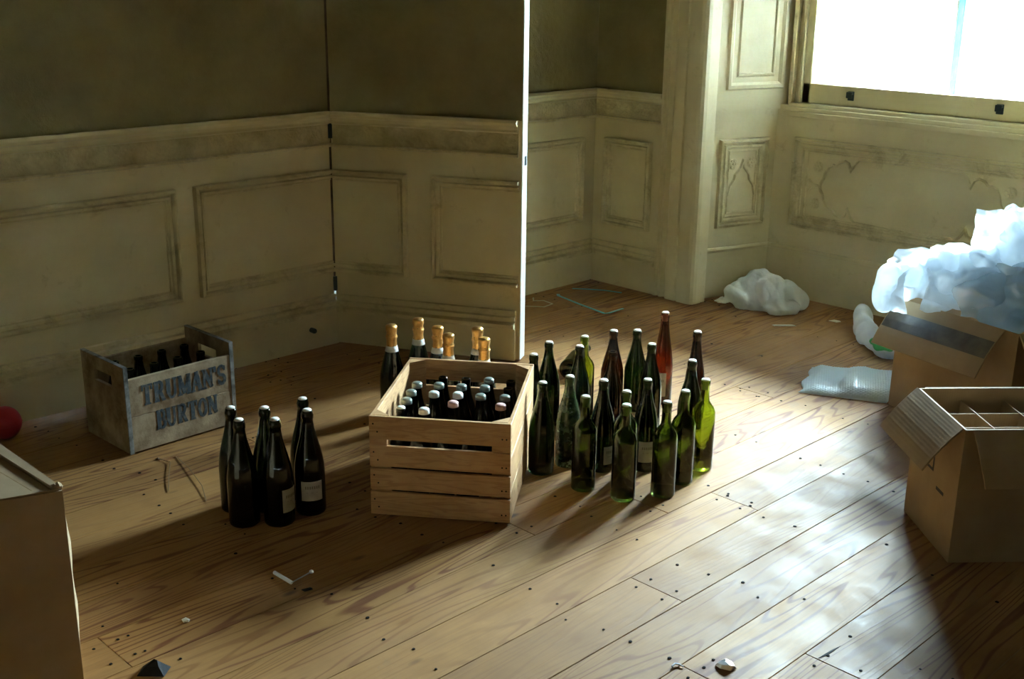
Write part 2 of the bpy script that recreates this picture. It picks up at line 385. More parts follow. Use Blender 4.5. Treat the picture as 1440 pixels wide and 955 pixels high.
# ---- wall_left (x = 0): dado wall + wallpaper above
HY = 2.83; DW = .82; DH = 2.30
wl = obj('wall_left', MB().box(YN, HY, 0, .975, -.12, 0).box(HY + DW, YF, 0, .975, -.12, 0).mesh('wall_left', 'paint'), None, wallframe(0, 0, 0, 1))
tag(wl, 'long shadowed wall with cream dado panels under old wallpaper', 'wall', kind='structure')
part('wallpaper_field', MB().box(YN, HY, .975, ZC, -.12, 0).box(HY + DW, YF, .975, ZC, -.12, 0).box(HY, HY + DW, DH, ZC, -.12, 0), 'wallpaper', wl)
bl = obj('baseboard_left', MB().box(YN, HY, 0, .012, 0, .02).box(HY + DW, YF, 0, .012, 0, .02).mesh('baseboard_left', 'paint'), None, wallframe(0, 0, 0, 1))
tag(bl, 'cream moulded skirting along the long shadowed wall', 'baseboard', kind='structure')
dado(wl, YN, HY, bl); dado(wl, HY + DW, YF, bl)
for a, b in ((-1.9, -.72), (-.64, .54), (.62, 1.20), (1.28, 2.122)): pframe(wl, a, b)
pframe(wl, 2.20, HY, cut='r'); pframe(wl, HY + DW, 4.376, cut='l', mat='grimy_far')
part('pipe_stub', MB().lathe([(0, .03), (.009, .03), (.011, .026), (.011, 0)], 12), 'iron', bl).matrix_local = Matrix.Translation((2.69, .085, .022))
# dark cupboard behind the open jib door
cup = obj('wall_cupboard', MB().box(-.9, -.8, HY - .2, HY + DW + .2, 0, ZC).box(-.9, -.1, HY - .3, HY - .2, 0, ZC).box(-.9, -.1, HY + DW + .2, HY + DW + .3, 0, ZC).box(-.9, -.1, HY - .3, HY + DW + .3, ZC - .1, ZC).mesh('wall_cupboard', 'old_dark'))
tag(cup, 'dark recess behind the open jib door', 'wall', kind='structure')
# ---- jib door standing open
dw = wallframe(.004, HY + .006, .882, .471)
dr = obj('door_1', MB().box(0.002, DW - .004, .006, .975, -.058, 0).mesh('door_1', 'paint'), None, dw)
tag(dr, 'jib door standing open, papered and panelled like the wall, with a white edge', 'door', kind='structure')
part('wallpaper_field', MB().box(0.002, DW - .004, .975, DH - .01, -.058, 0), 'wallpaper', dr)
sh = lambda pr: [(v + (.006 if v == 0 else 0), w) for v, w in pr]
for nm, pr, mt in (('dado_rail', RAIL, 'paint'), ('carved_frieze', FRZ, 'frieze'), ('frieze_bead', BEAD, 'grimy'), ('plinth_board', sh(PLINTH), 'paint'), ('base_moulding', BMOLD, 'grimy')):
    part(nm, MB().extrude_u(pr, .014, DW - .018), mt, dr)
pframe(dr, .004, .335, cut='l'); pframe(dr, .440, DW - .012, cut='r')
ed = part('door_edge', MB().box(DW - .004, DW, .006, DH - .01, -.06, .002), 'white_paint', dr, label='white painted door edge')
part('lock_plate', MB().box(DW, DW + .002, .80, .835, -.045, -.025), 'iron', ed)
for hz in (.90, .26): part('hinge', MB().tube([(.004, hz - .03, .010), (.004, hz + .03, .010)], .009, 8), 'iron', dr)
# ---- wall_far left of the bay
wfar = obj('wall_far', MB().box(0, .66, 0, .975, -.09, 0).box(2 * CX - .66, XR, 0, .975, -.09, 0).mesh('wall_far', 'paint'), None, wallframe(0, YF, 1, 0))
tag(wfar, 'short cream panelled wall between the corner and the window bay', 'wall', kind='structure')
part('wallpaper_field', MB().box(0, .66, .975, ZC, -.09, 0).box(2 * CX - .66, XR, .975, ZC, -.09, 0).box(.66, 2 * CX - .66, 2.95, ZC, -.09, 0), 'wallpaper', wfar)
bf = obj('baseboard_far', MB().box(0, .44, 0, .012, 0, .02).mesh('baseboard_far', 'paint'), None, wallframe(0, YF, 1, 0))
tag(bf, 'cream moulded skirting beside the window bay', 'baseboard', kind='structure')
dado(wfar, 0.0, .436, bf); dado(wfar, 2.51, XR, bf)
pframe(wfar, .076, .374, .305, .742, mat='grimy_far')
pframe(wfar, 2.6, 3.5); pframe(wfar, 3.6, 4.8)
# casing (pilaster) of the bay
CAS = [(.434, 0), (.434, .022), (.440, .032), (.452, .032), (.458, .020), (.466, .020), (.472, .030), (.484, .034), (.492, .022), (.498, .014), (.504, .022), (.512, .028), (.516, .028),
       (.522, .040), (.578, .042), (.582, .032), (.588, .032), (.592, .042), (.655, .044), (.672, .040), (.684, .030), (.688, .010), (.688, -.06), (.60, -.06), (.60, 0)]
for i, sgn in ((1, 1), (2, -1)):
    pr = CAS if sgn == 1 else [(2 * CX - u, w) for u, w in CAS]
    c = obj('trim_%d' % i, MB().extrude_v(pr, 0, 2.95).mesh('trim', 'paint'), None, wallframe(0, YF, 1, 0))
    tag(c, 'tall cream moulded pilaster %s' % ('between the panelled wall and the bay' if sgn == 1 else 'on the far side of the bay window'), 'trim', kind='structure')
# ---- bay splays
SL = .396
def rosette(parent, u, v, r, nm='rosette'):
    mb = MB(); vs = []
    mb.add(*disc(u, v, r, .0035)); 
    for a in range(6): mb.add(*disc(u + r * .55 * math.cos(a * 1.047), v + r * .55 * math.sin(a * 1.047), r * .33, .008))
    mb.add(*disc(u, v, r * .26, .010))
    return part(nm, mb, 'carve', parent)
def disc(u, v, r, h, seg=14):
    vs = [(u + r * math.cos(6.2832 * i / seg), v + r * math.sin(6.2832 * i / seg), 0) for i in range(seg)] + [(u + .75 * r * math.cos(6.2832 * i / seg), v + .75 * r * math.sin(6.2832 * i / seg), h) for i in range(seg)]
    return vs, [(i, (i + 1) % seg, seg + (i + 1) % seg, seg + i) for i in range(seg)] + [tuple(range(seg, 2 * seg))]
GROOVE = [(.250, 0), (.248, .010), (.240, .014), (.230, .012), (.226, .004), (0, .004), (0, 0)]
PANB = [(0, 0), (.004, .018), (.014, .021), (.019, .004), (.026, .004), (.032, .014), (.042, .012), (.048, .003), (.056, .006), (.060, 0)]
CARV = [(-.006, 0), (-.004, .011), (.003, .012), (.007, 0)]
def bay_side(name, mw, flip, lab, bn, blab):
    f = (lambda u: SL - u) if flip else (lambda u: u)
    lo, hi = (-.03, SL + .05) if not flip else (-.05, SL + .03)
    w = obj(name, MB().box(lo, hi, 0, .907, -.25, 0).mesh(name, 'paint_bay'), None, mw); tag(w, lab, 'wall', kind='structure')
    pframe(w, min(f(.055), f(.35)), max(f(.055), f(.35)), .345, .775, mat='grimy_bay', prof=PANB, name='panel_moulding')
    rosette(w, f(.145), .655, .030); rosette(w, f(.257), .657, .030)
    pts = [(.118, .50), (.130, .545), (.155, .575), (.160, .60), (.190, .632), (.201, .665), (.214, .632), (.243, .60), (.248, .575), (.272, .545), (.284, .50)]
    part('carved_arch', MB().sweep([(f(u), v) for u, v in pts], CARV), 'carve', w)
    q = sorted((f(.118), f(.284)))
    part('inner_bead', MB().sweep([(q[0], .415), (q[1], .415), (q[1], .715), (q[0], .715)], [(-.004, 0), (-.002, .006), (.003, .006), (.006, 0)], True), 'grimy_bay', w)
    bo = obj(bn, MB().extrude_u(GROOVE, lo, hi).mesh(bn, 'paint_bay'), None, mw); tag(bo, blab, 'baseboard', kind='structure')
    # shutter case above
    sc = part('shutter_leaf', MB().box(lo, hi, .907, 2.95, -.25, .012), 'white_bay', w)
    q = sorted((f(.062), f(.405)))
    SH = [(0, .012), (.004, .004), (.022, .004), (.030, .016), (.036, .016), (.040, -.0), (.075, .014), (.09, .014)]
    SH = [(0, .0125), (.006, .024), (.022, .024), (.034, .0125), (.058, .0125), (.066, .020), (.074, .020), (.078, .0125)]
    part('shutter_panel', MB().sweep([(q[0], 1.005), (q[1], 1.005), (q[1], 2.75), (q[0], 2.75)], SH, True), 'white_bay', sc)
    return w

bay_side('wall_bay_left', wallframe(.643, 4.561, .288, .958), False, 'splayed bay side with small carved panel under a shutter, next to the pilaster', 'baseboard_bay_left', 'plain skirting below the small carved panel')
bay_side('wall_bay_right', wallframe(2 * CX - .757, 4.94, .288, -.958), True, 'splayed bay side right of the window', 'baseboard_bay_right', 'plain skirting right of the window bay')
# ---- wall under the window
wa = obj('wall_bay_far', MB().box(.70, 2 * CX - .70, 0, .93, -.35, 0).mesh('wall_bay_far', 'paint_bay'), None, wallframe(0, YW, 1, 0))
tag(wa, 'cream wall below the window with a long carved cartouche panel', 'wall', kind='structure')
bb = obj('baseboard_bay_far', MB().extrude_u(GROOVE, .74, 2 * CX - .74).mesh('baseboard_bay_far', 'paint_bay'), None, wallframe(0, YW, 1, 0))
tag(bb, 'plain skirting under the window cartouche panel', 'baseboard', kind='structure')
pframe(wa, .866, 2 * CX - .866, .347, .785, mat='grimy_bay', prof=PANB)
part('inner_bead', MB().sweep([(.945, .410), (2 * CX - .945, .410), (2 * CX - .945, .722), (.945, .722)], [(-.004, 0), (-.002, .006), (.003, .006), (.006, 0)], True), 'grimy_bay', wa)
half = [(1.466, .718), (1.215, .712), (1.195, .690), (1.178, .658), (1.165, .688), (1.145, .697), (1.117, .688), (1.098, .668), (1.085, .672), (1.062, .660), (1.046, .630), (1.040, .602), (1.028, .582), (1.024, .564)]
q = half + [(u, 1.128 - v) for u, v in half[::-1][1:]]
full = q + [(2 * CX - u, v) for u, v in q[::-1][1:-1]]
part('cartouche_border', MB().sweep(full, CARV, True), 'carve', wa)
for s in (1, -1):
    for v in (.655, .480): rosette(wa, CX + s * .463, v, .028)
    part('leaf_sprig', MB().sweep([(CX + s * .505, .590), (CX + s * .485, .568), (CX + s * .448, .564)], CARV).sweep([(CX + s * .505, .535), (CX + s * .485, .560), (CX + s * .448, .564)], CARV), 'carve', wa)

# ------------------------------------------------------------------ WINDOW
wi = root('window_1', (0, 0, 0), 0, 'tall overexposed sash window with a second frame outside', 'window', kind='structure')
gl0, gl1 = .902, 2 * CX - .902; fx0, fx1 = .862, 2 * CX - .862
mb = MB().box(.80, 2 * CX - .80, YW - .028, YW + .02, .880, .905).box(.80, 2 * CX - .80, YW - .020, YW + .05, .905, .925).box(.82, 2 * CX - .82, YW - .008, YW + .06, .925, .942)
part('window_stool', mb, 'paint_bay', wi, .003)
for s in (0, 1):
    X = (lambda u: u) if s == 0 else (lambda u: 2 * CX - u)
    mb = MB()
    for a, b, y0 in ((.74, .800, 4.985), (.800, .822, 4.95), (.822, .846, 4.975), (.846, .862, 4.962)):
        p, r = sorted((X(a), X(b))); mb.box(p, r, y0, 5.10, .93, 2.95)
    part('window_jamb', mb, 'grimy_bay', wi, .003)
part('window_head', MB().box(.74, 2 * CX - .74, 4.96, 5.10, 2.76, 2.95), 'white_bay', wi)
for nm, z0, z1, y in (('lower_sash', .943, 1.86, 4.975), ('upper_sash', 1.82, 2.76, 5.02)):
    sa = part(nm, MB().box(fx0, fx1, y, y + .042, z0, z0 + (.092 if z0 < 1 else .04)).box(fx0, gl0, y, y + .042, z0, z1).box(gl1, fx1, y, y + .042, z0, z1).box(fx0, fx1, y, y + .042, z1 - .04, z1), 'paint_bay', wi, .003)
    part('pane', MB().box(gl0 - .005, gl1 + .005, y + .020, y + .024, z0 + .03, z1 - .03), 'pane', sa)
    if z0 < 1:
        for u in (1.122, 1.822):
            lf = MB().box(u - .016, u + .016, y - .006, y, .972, 1.014).box(u - .014, u + .014, y - .026, y - .004, 1.000, 1.012).box(u - .014, u + .014, y - .026, y - .020, .984, 1.006)
            part('sash_lift', lf, 'iron', sa, .002)
# outer frame 25 cm further out, on the stone sill
OF = 5.22
oc = MB().box(.80, .842, OF, OF + .06, .99, 2.8).box(2 * CX - .842, 2 * CX - .80, OF, OF + .06, .99, 2.8).box(.842, .885, OF + .01, OF + .06, .99, 2.8).box(2 * CX - .885, 2 * CX - .842, OF + .01, OF + .06, .99, 2.8).box(.80, 2 * CX - .80, OF, OF + .06, 2.72, 2.8).box(.80, 2 * CX - .80, OF + .005, OF + .06, .985, 1.012)
of = part('outer_frame', oc, 'frame_out', wi, .003)
part('mullion', MB().box(CX - .052, CX + .052, OF + .01, OF + .06, 1.012, 2.72).box(CX - .028, CX - .005, OF - .004, OF + .01, 1.012, 2.72), 'frame_out', of, .003)
part('seal_strip', MB().box(CX + .004, CX + .030, OF + .004, OF + .009, 1.012, 2.72), 'frame_teal', of)
for a, b in ((.885, CX - .052), (CX + .052, 2 * CX - .885)): part('pane', MB().box(a - .003, b + .003, OF + .034, OF + .038, 1.01, 2.73), 'pane', of)
rv = MB().box(.70, .80, 5.00, 5.38, .93, 2.95).box(2 * CX - .80, 2 * CX - .70, 5.00, 5.38, .93, 2.95).box(.70, 2 * CX - .70, 5.10, 5.38, 2.80, 2.95).box(.70, 2 * CX - .70, 5.00, 5.42, .90, .985)
part('window_reveal', rv, 'white_paint', wi)
# blind added above the view to block light from the upper window
bl_ = root('added_roller_blind', (CX, 5.155, 1.62), 0, 'added brown roller blind blocking light from the unseen upper window', 'blind')
part('added_blind_cloth', MB().box(-.66, .66, -.0015, .0015, 0, 1.10), 'old_dark', bl_)
part('bottom_bar', MB().box(-.66, .66, -.008, .008, -.022, .003), 'old_dark', bl_, .003)
part('roller', MB().tube([(-.66, 0, 1.13), (.66, 0, 1.13)], .026, 14), 'old_dark', bl_)
# white sheet leaning between the two frames
sheet = root('paper_sheet', (1.002, 5.19, .986), 0, 'white card sheet leaning on the glass in the window corner', 'sheet')
part('sheet', MB().prism([(-.16, -.10, 0), (.122, -.10, 0), (.122, -.098, 0), (-.16, -.098, 0)], [(-.135, .024, .225), (.145, .024, .215), (.145, .026, .215), (-.135, .026, .225)]), 'paper', sheet)
# ------------------------------------------------------------------ rest of the shell
ce = obj('ceiling', MB().box(-.12, XR + .1, YN - .1, YF + .09, ZC, ZC + .1).mesh('ceiling', 'plaster')); tag(ce, 'plain aged plaster ceiling', 'ceiling', kind='structure')
so = obj('ceiling_bay', MB().box(.4, 2 * CX - .4, YF + .02, 5.40, 2.95, 3.05).mesh('ceiling_bay', 'plaster')); tag(so, 'plaster soffit above the window bay', 'ceiling', kind='structure')
wr = obj('wall_right', MB().box(XR, XR + .1, YN, YF, 0, ZC).mesh('wall_right', 'wallpaper')); tag(wr, 'papered wall opposite the jib door', 'wall', kind='structure')
wn = obj('wall_near', MB().box(-.12, XR + .1, YN - .1, YN, 0, ZC).mesh('wall_near', 'wallpaper')); tag(wn, 'papered wall facing the window', 'wall', kind='structure')
ex = obj('wall_outside', MB().box(-.3, .70, 5.05, 5.38, -.1, 3.5).box(2 * CX - .70, XR, 5.05, 5.38, -.1, 3.5).mesh('wall_outside', 'stone')); tag(ex, 'stone outer wall beside the window opening', 'wall', kind='structure')
gr = obj('ground', MB().box(-14, 18, 5.38, 34, -.9, -.8).mesh('ground', 'stone')); tag(gr, 'pale paved ground outside the window', 'ground', kind='structure')
nh = root('brick_light_blocker', (3.2, 10.2, -.8), 0, 'added unseen dark brick outbuilding across the yard', 'blocker')  # building added out of view to cut side light reaching the long wall
part('blocker_wall', MB().box(0, 4.2, 0, 3.5, 0, 6.2), 'brick', nh)
part('blocker_roof', MB().prism([(-.2, -.2, 6.2), (4.4, -.2, 6.2), (4.4, 3.7, 6.2), (-.2, 3.7, 6.2)], [(-.2, 1.7, 7.6), (4.4, 1.7, 7.6), (4.4, 1.8, 7.6), (-.2, 1.8, 7.6)]), 'brick', nh)
for wx in (.6, 2.5):
    for wz in (1.0, 3.8):
        w_ = part('blocker_window', MB().box(wx, wx + 1.0, -.06, .02, wz, wz + 1.7), 'frame_out', nh)
        part('pane', MB().box(wx + .08, wx + .92, -.07, -.055, wz + .08, wz + 1.62), 'iron', w_)
# ironwork outside
rg = root('iron_railing', (0, 5.95, .62), 0, 'ornate iron railing outside the window', 'railing')
for z in (.0, .46, .72, 1.02): part('rail_bar', MB().box(-.6, 3.2, -.010, .010, z, z + .022), 'rail', rg)
up = MB().box(-.009, .009, -.009, .009, -.55, 1.02).mesh('upright', 'rail')
sc = MB().tube([(.030 * math.cos(t * .5236), 0, .030 * math.sin(t * .5236)) for t in range(13)], .006, 6).mesh('scroll_ring', 'rail')
kb = MB().lathe([(0, -.024), (.019, -.010), (.019, .010), (0, .024)], 8).mesh('knob', 'rail')
for i in range(36):
    xx = -.45 + i * .098
    o = obj('upright', up, rg); o.location = (xx, 0, 0)
    o = obj('knob', kb, rg); o.location = (xx, 0, .59)
    for z in (.67, .52, .95, .25):
        o = obj('scroll_ring', sc, rg); o.location = (xx + .049, 0, z)

# ------------------------------------------------------------------ BOTTLES
PROF = {
 'bordeaux': (.300, [(.034, 0), (.0372, .004), (.0375, .010), (.0375, .186), (.0362, .198), (.031, .210), (.0225, .221), (.0168, .230), (.0148, .242), (.0142, .282), (.0158, .283), (.0158, .296), (.0146, .300)]),
 'burgundy': (.300, [(.0375, 0), (.0408, .004), (.0412, .012), (.0412, .135), (.0398, .155), (.036, .178), (.0295, .203), (.0228, .227), (.018, .248), (.0155, .264), (.0146, .281), (.0162, .282), (.0162, .293), (.0146, .300)]),
 'sparkling': (.315, [(.040, 0), (.0438, .005), (.0442, .014), (.0442, .130), (.043, .152), (.039, .178), (.0325, .206), (.025, .234), (.0195, .258), (.0168, .277), (.0158, .291), (.0175, .292), (.0175, .303), (.0160, .308), (.0150, .315)]),
 'hock': (.345, [(.0335, 0), (.0368, .004), (.0372, .010), (.0372, .135), (.0355, .165), (.0305, .203), (.0245, .238), (.0195, .270), (.0162, .298), (.0148, .325), (.0160, .326), (.0160, .338), (.0146, .345)]),
 'small': (.268, [(.030, 0), (.0328, .004), (.0332, .010), (.0332, .150), (.0318, .165), (.027, .184), (.0205, .205), (.0160, .228), (.0140, .252), (.0152, .253), (.0152, .263), (.0140, .268)]),
}
_bm = {}
def glass_mesh(kind, mat):
    if (kind, mat) in _bm: return _bm[kind, mat]
    h, out = PROF[kind]; t = .0028
    inner = [(max(r - t, .009), max(z, .012)) for r, z in out[2:]]
    inner[-1] = (.0095, h)
    prof = [(0, .022), (out[0][0] * .45, .014), (out[0][0] * .8, .0015)] + out + inner[::-1] + [(out[0][0] * .75, .012), (out[0][0] * .4, .022), (0, .028)]
    me = MB().lathe(prof, 32).mesh('glass_body', mat); bm = bmesh.new(); bm.from_mesh(me)
    bmesh.ops.remove_doubles(bm, verts=bm.verts, dist=1e-6); bmesh.ops.recalc_face_normals(bm, faces=bm.faces); bm.to_mesh(me); bm.free()
    _bm[kind, mat] = me; return me
def neck_r(kind, z):
    out = PROF[kind][1]
    for (r0, z0), (r1, z1) in zip(out[:-1], out[1:]):
        if z0 <= z <= z1: return r0 + (r1 - r0) * (z - z0) / max(1e-6, z1 - z0)
    return out[-1][0]
def label_mesh(kind, z0, z1, half, mat='label', rz=0):
    r = neck_r(kind, z0) + .0006; mb = MB(); n = 12; vs = []; fs = []
    for i in range(n + 1):
        a = -half + 2 * half * i / n
        vs += [(r * math.cos(a), r * math.sin(a), z0), (r * math.cos(a), r * math.sin(a), z1)]
    for i in range(n): fs.append((2 * i, 2 * i + 2, 2 * i + 3, 2 * i + 1))
    return mb.add(vs, fs, True).mesh('label', mat)
def bottle(kind, mat, x, y, label, group=None, top='cork', z=0, lab=None, name='wine_bottle', rz=None):
    o = root(name, (x, y, z), random.uniform(0, 6.28) if rz is None else rz, label, 'bottle', group)
    obj('glass_body', glass_mesh(kind, mat), o); h = PROF[kind][0]
    if top == 'cork': part('cork', MB().lathe([(0, h + .0036), (.0120, h + .0035), (.0132, h + .0012), (.0132, h + .0003), (.0092, h + .0002), (.0092, h - .03), (0, h - .03)], 16), 'cork', o)
    elif top in ('cap_white', 'cap_grey', 'cap_pink'):
        r = .0166 if kind != 'small' else .0160
        part('cap', MB().lathe([(0, h + .004), (r * .8, h + .004), (r, h + .001), (r + .0006, h - .012), (r - .001, h - .0125)], 20), top, o)
    if lab:
        z0, z1, half, ang = lab; l = obj('label', label_mesh(kind, z0, z1, half), o); l.rotation_euler = (0, 0, ang)
        b = .0012; r = neck_r(kind, z0) + .0010
        mb = MB(); zz = z0 + (z1 - z0) * .62
        for i in range(7):   # row of worn printed letters, illegible in the photo
            a = -half * .62 + i * half * .2
            c, s = math.cos(a), math.sin(a); c2, s2 = math.cos(a + half * .12), math.sin(a + half * .12)
            mb.add([(r * c, r * s, zz), (r * c2, r * s2, zz), (r * c2, r * s2, zz + .009), (r * c, r * s, zz + .009)], [(0, 1, 2, 3)])
        mb.add([(r * math.cos(a), r * math.sin(a), z) for z in (zz - .012, zz - .0105) for a in (-half * .5, 0, half * .5)], [(0, 1, 4, 3), (1, 2, 5, 4)])
        part('print', mb, 'print', l)
    return o
M['print'] = flat('faded_label_print', (.28, .25, .19), .8)
def toward(x, y): return math.atan2(0 - y, 3.93 - x)
G_R = 'standing bottles beside the pine crate'
P_B = 'dark olive high-shouldered wine bottle in the front rank beside the pine crate'
P_S = 'dark green slope-shouldered wine bottle without a label, standing right of the pine crate'
for kind, mat, x, y, lb, top, lab in [
  ('burgundy', 'g_dark', 1.283, 2.805, P_S, 'cork', None),
  ('bordeaux', 'g_light', 1.323, 2.945, 'bright green high-shouldered bottle half hidden behind a dark sloped bottle', 'cork', None),
  ('burgundy', 'g_dark', 1.385, 2.850, 'dark green sloped bottle standing in front of a bright green bottle', 'cork', None),
  ('burgundy', 'g_brown', 1.345, 3.075, 'tall dark brown sloped bottle at the back, touching a green twin', 'cork', None),
  ('burgundy', 'g_dark', 1.400, 3.140, 'dark green sloped bottle at the back, touching a brown twin', 'cork', None),
  ('burgundy', 'g_brown', 1.500, 2.890, 'dark brown sloped bottle with an empty open mouth', None, None),
  ('burgundy', 'g_dark', 1.540, 3.050, 'dark green sloped bottle standing just in front of the red-brown bottle', 'cork', None),
  ('hock', 'g_red', 1.421, 3.272, 'slim red-brown bottle with a pale label, tallest of the standing bottles', 'cork', (.035, .125, .75, -.35)),
  ('hock', 'g_brown', 1.645, 3.166, 'slim brown bottle without a label, behind a dark sloped bottle', 'cork', None),
  ('burgundy', 'g_dark', 1.745, 3.009, 'dark green sloped bottle in front of the slim unlabelled brown bottle', 'cork', None),
  ('bordeaux', 'g_light', 1.890, 2.886, 'bright yellow-green high-shouldered bottle at the end of the front rank nearest the window', 'cork', None),
  ('bordeaux', 'g_mid', 1.911, 2.754, 'dark olive high-shouldered bottle standing next to the bright yellow-green one', 'cork', None),
  ('bordeaux', 'g_mid', 1.933, 2.636, 'dark olive high-shouldered bottle with nothing before it, midway along the front rank', 'cork', None),
  ('burgundy', 'g_dark', 1.765, 2.751, 'dark green sloped bottle with a wide pale label, behind the front rank', 'cork', (.035, .105, .7, .25)),
  ('bordeaux', 'g_mid', 1.790, 2.618, 'olive high-shouldered bottle hidden directly behind another olive bottle', 'cork', None),
  ('bordeaux', 'g_mid', 1.866, 2.527, 'dark olive high-shouldered bottle hiding another olive bottle directly behind it', 'cork', None),
  ('burgundy', 'g_dusty', 1.576, 2.594, 'dusty grey-green sloped bottle near the pine crate', 'cork', None),
  ('bordeaux', 'g_mid', 1.735, 2.492, 'dark olive high-shouldered bottle of the front rank closest to the pine crate', 'cork', None),
  ('burgundy', 'g_dark', 1.674, 2.645, 'dark green sloped bottle with a narrow pale label at its side', 'cork', (.030, .090, .55, .75)),
  ('burgundy', 'g_dark', 1.343, 2.668, 'dark bottle just behind the far corner of the pine crate', 'cork', None),
  ('burgundy', 'g_dark', 1.558, 2.488, 'dark bottle standing against the lit side of the pine crate', 'cork', None)]:
    b = bottle(kind, mat, x, y, lb, None, top, 0, (lab[0], lab[1], lab[2], lab[3] + toward(x, y)) if lab else None, rz=0)
lb = bottle('burgundy', 'g_black', .97, 3.235, 'dark bottle lying on its side on the floor behind the standing bottles', None, None)
lb.rotation_euler = (math.radians(90), 0, math.radians(12)); lb.location = (1.02, 3.20, .0415)
lb.rotation_euler = (math.radians(-90), 0, math.radians(28))
# left cluster of six
G_L = 'six sparkling wine bottles left of the pine crate'
for i, (x, y) in enumerate([(1.127, 1.640), (1.226, 1.606), (1.193, 1.711), (1.290, 1.682), (1.205, 1.835), (1.292, 1.790)]):
    lab = None; l = 'dark green sparkling wine bottle without a label in the cluster of six'
    l = {0: 'unlabelled dark sparkling bottle of the cluster of six, closest to the stencilled crate', 1: 'unlabelled dark sparkling bottle on the tall-carton side of the cluster of six', 2: 'greener unlabelled sparkling bottle in the middle of the cluster of six', 4: 'unlabelled dark sparkling bottle beside the one with a cream front label'}.get(i, l)
    if i == 3: lab, l = (.045, .115, .62, toward(x, y) + .85), 'dark green sparkling bottle with its label turned half away, in the cluster of six'
    if i == 5: lab, l = (.050, .110, .72, toward(x, y) + .10), 'dark green sparkling bottle with a cream front label, in the cluster of six'
    bottle('sparkling', 'g_black' if i != 2 else 'g_dark', x, y, l, G_L, 'cork', 0, lab, 'sparkling_wine_bottle', 0)
# gold-topped bottles behind the crate
def gold_bottle(x, y, label):
    o = bottle('sparkling', 'g_dark', x, y, label, 'gold-topped bottles behind the pine crate', None, 0, None, 'sparkling_wine_bottle')
    mb = MB(); prof = [(.0192, .262), (.0186, .272), (.0180, .284), (.0200, .290), (.0200, .300), (.0175, .304), (.0185, .312), (.0205, .322), (.0205, .332), (.0170, .337), (0, .339)]
    seg = 24; vs = []; n = len(prof)
    for i in range(seg):
        a = 6.28318 * i / seg
        for r, z in prof:
            q = 1 + .05 * math.sin(a * 6 + z * 300) if r > 0 else 1
            vs.append((r * q * math.cos(a), r * q * math.sin(a), z))
    mb.add(vs, [(i * n + k, ((i + 1) % seg) * n + k, ((i + 1) % seg) * n + k + 1, i * n + k + 1) for i in range(seg) for k in range(n - 1)], True)
    f = part('gold_foil', mb, 'gold', o, label='crumpled gold foil over cork and wire')
    part('wire_loop', MB().tube([(.0205 * math.cos(t * .2618), .0205 * math.sin(t * .2618), .296) for t in range(25)], .0012, 5), 'gold', f)
    part('foil_band', MB().lathe([(.0240, .242), (.0222, .250), (.0198, .262), (.0186, .262)], 24), 'foil_white', o, label='silver white band below the foil')
    return o
for i, (x, y) in enumerate([(.847, 2.459), (.850, 2.579), (.970, 2.567), (1.062, 2.535), (1.075, 2.660), (1.178, 2.595)]):
    gold_bottle(x, y, 'gold-foiled sparkling bottle standing clear of the crate, body showing' if i == 0 else ['', 'gold-foiled sparkling bottle closest to the dark wall corner behind the crate', 'one of two gold-foiled bottles side by side behind the middle of the crate', 'one of two gold-foiled bottles side by side behind the middle of the crate', 'one of two overlapping gold-foiled bottles behind the crate, nearest the door edge', 'one of two overlapping gold-foiled bottles behind the crate, nearest the door edge'][i])

# ------------------------------------------------------------------ PINE CRATE
CA = math.radians(37.6)
cr = root('pine_crate', (1.436, 1.900, 0), CA, 'open slatted pine crate packed with capped bottles', 'crate')
CW, CD, CH, T = .41, .54, .31, .011
def slat(x0, x1, y0, y1, z0, z1, mat='pine', nm='slat'):
    mb = MB().box(-(x1 - x0) / 2, (x1 - x0) / 2, -(y1 - y0) / 2, (y1 - y0) / 2, -(z1 - z0) / 2, (z1 - z0) / 2)
    o = part(nm, mb, mat, cr, .0012); o.location = ((x0 + x1) / 2, (y0 + y1) / 2, (z0 + z1) / 2); return o
ZS = [(.004, .076), (.084, .148), (.156, .220), (.240, .310)]
nl = MB()
for z0, z1 in ZS:
    slat(0, CW, 0, T, z0, z1); slat(0, CW, CD - T, CD, z0, z1)
    for xx in (.012, .024, CW - .012, CW - .024):
        nl.lathe([(0, 0), (.0026, 0), (.0026, .001)], 8, (0, 0, 0), False)
        for q in range(len(nl.v) - 24, len(nl.v)):
            vx, vy, vz = nl.v[q]; nl.v[q] = (xx + vx, -.0006 + vz * .5, (z0 + z1) / 2 + vy + (.012 if int(xx * 1000) % 24 == 12 else -.012))
for z0, z1 in [(.004, .098), (.101, .203), (.206, .308)]:
    for xx in (0, CW - T): slat(xx + .0, xx + T, T + .001, CD - T - .001, z0, z1, 'pine_pale')
for i in range(5): slat(T + .001, CW - T - .001, .03 + i * .098, .03 + i * .098 + .085, .004, .013, 'pine_pale', 'bottom_slat')
for yy in (0, CD - T):
    for xx in (0, CW - .052): slat(xx, xx + .052, yy + .001, yy + T, .2205, .2395, 'pine', 'slot_end')
part('nail_heads', nl, 'nail', cr)['kind'] = 'stuff'
P = .045
for cx_, cy_, sx, sy in ((T, T, 1, 1), (CW - T, T, -1, 1), (T, CD - T, 1, -1), (CW - T, CD - T, -1, -1)):
    part('corner_post', MB().poly([(cx_, cy_ + sy * .004), (cx_ + sx * P, cy_ + sy * .004), (cx_, cy_ + sy * P)], .014, .3095), 'pine', cr)
def crate_pt(u, v): return 1.436 + u * math.cos(CA) - v * math.sin(CA), 1.900 + u * math.sin(CA) + v * math.cos(CA)
US = [.058, .130, .203, .276, .350]; VS = [.060, .150, .223, .298, .373, .446]
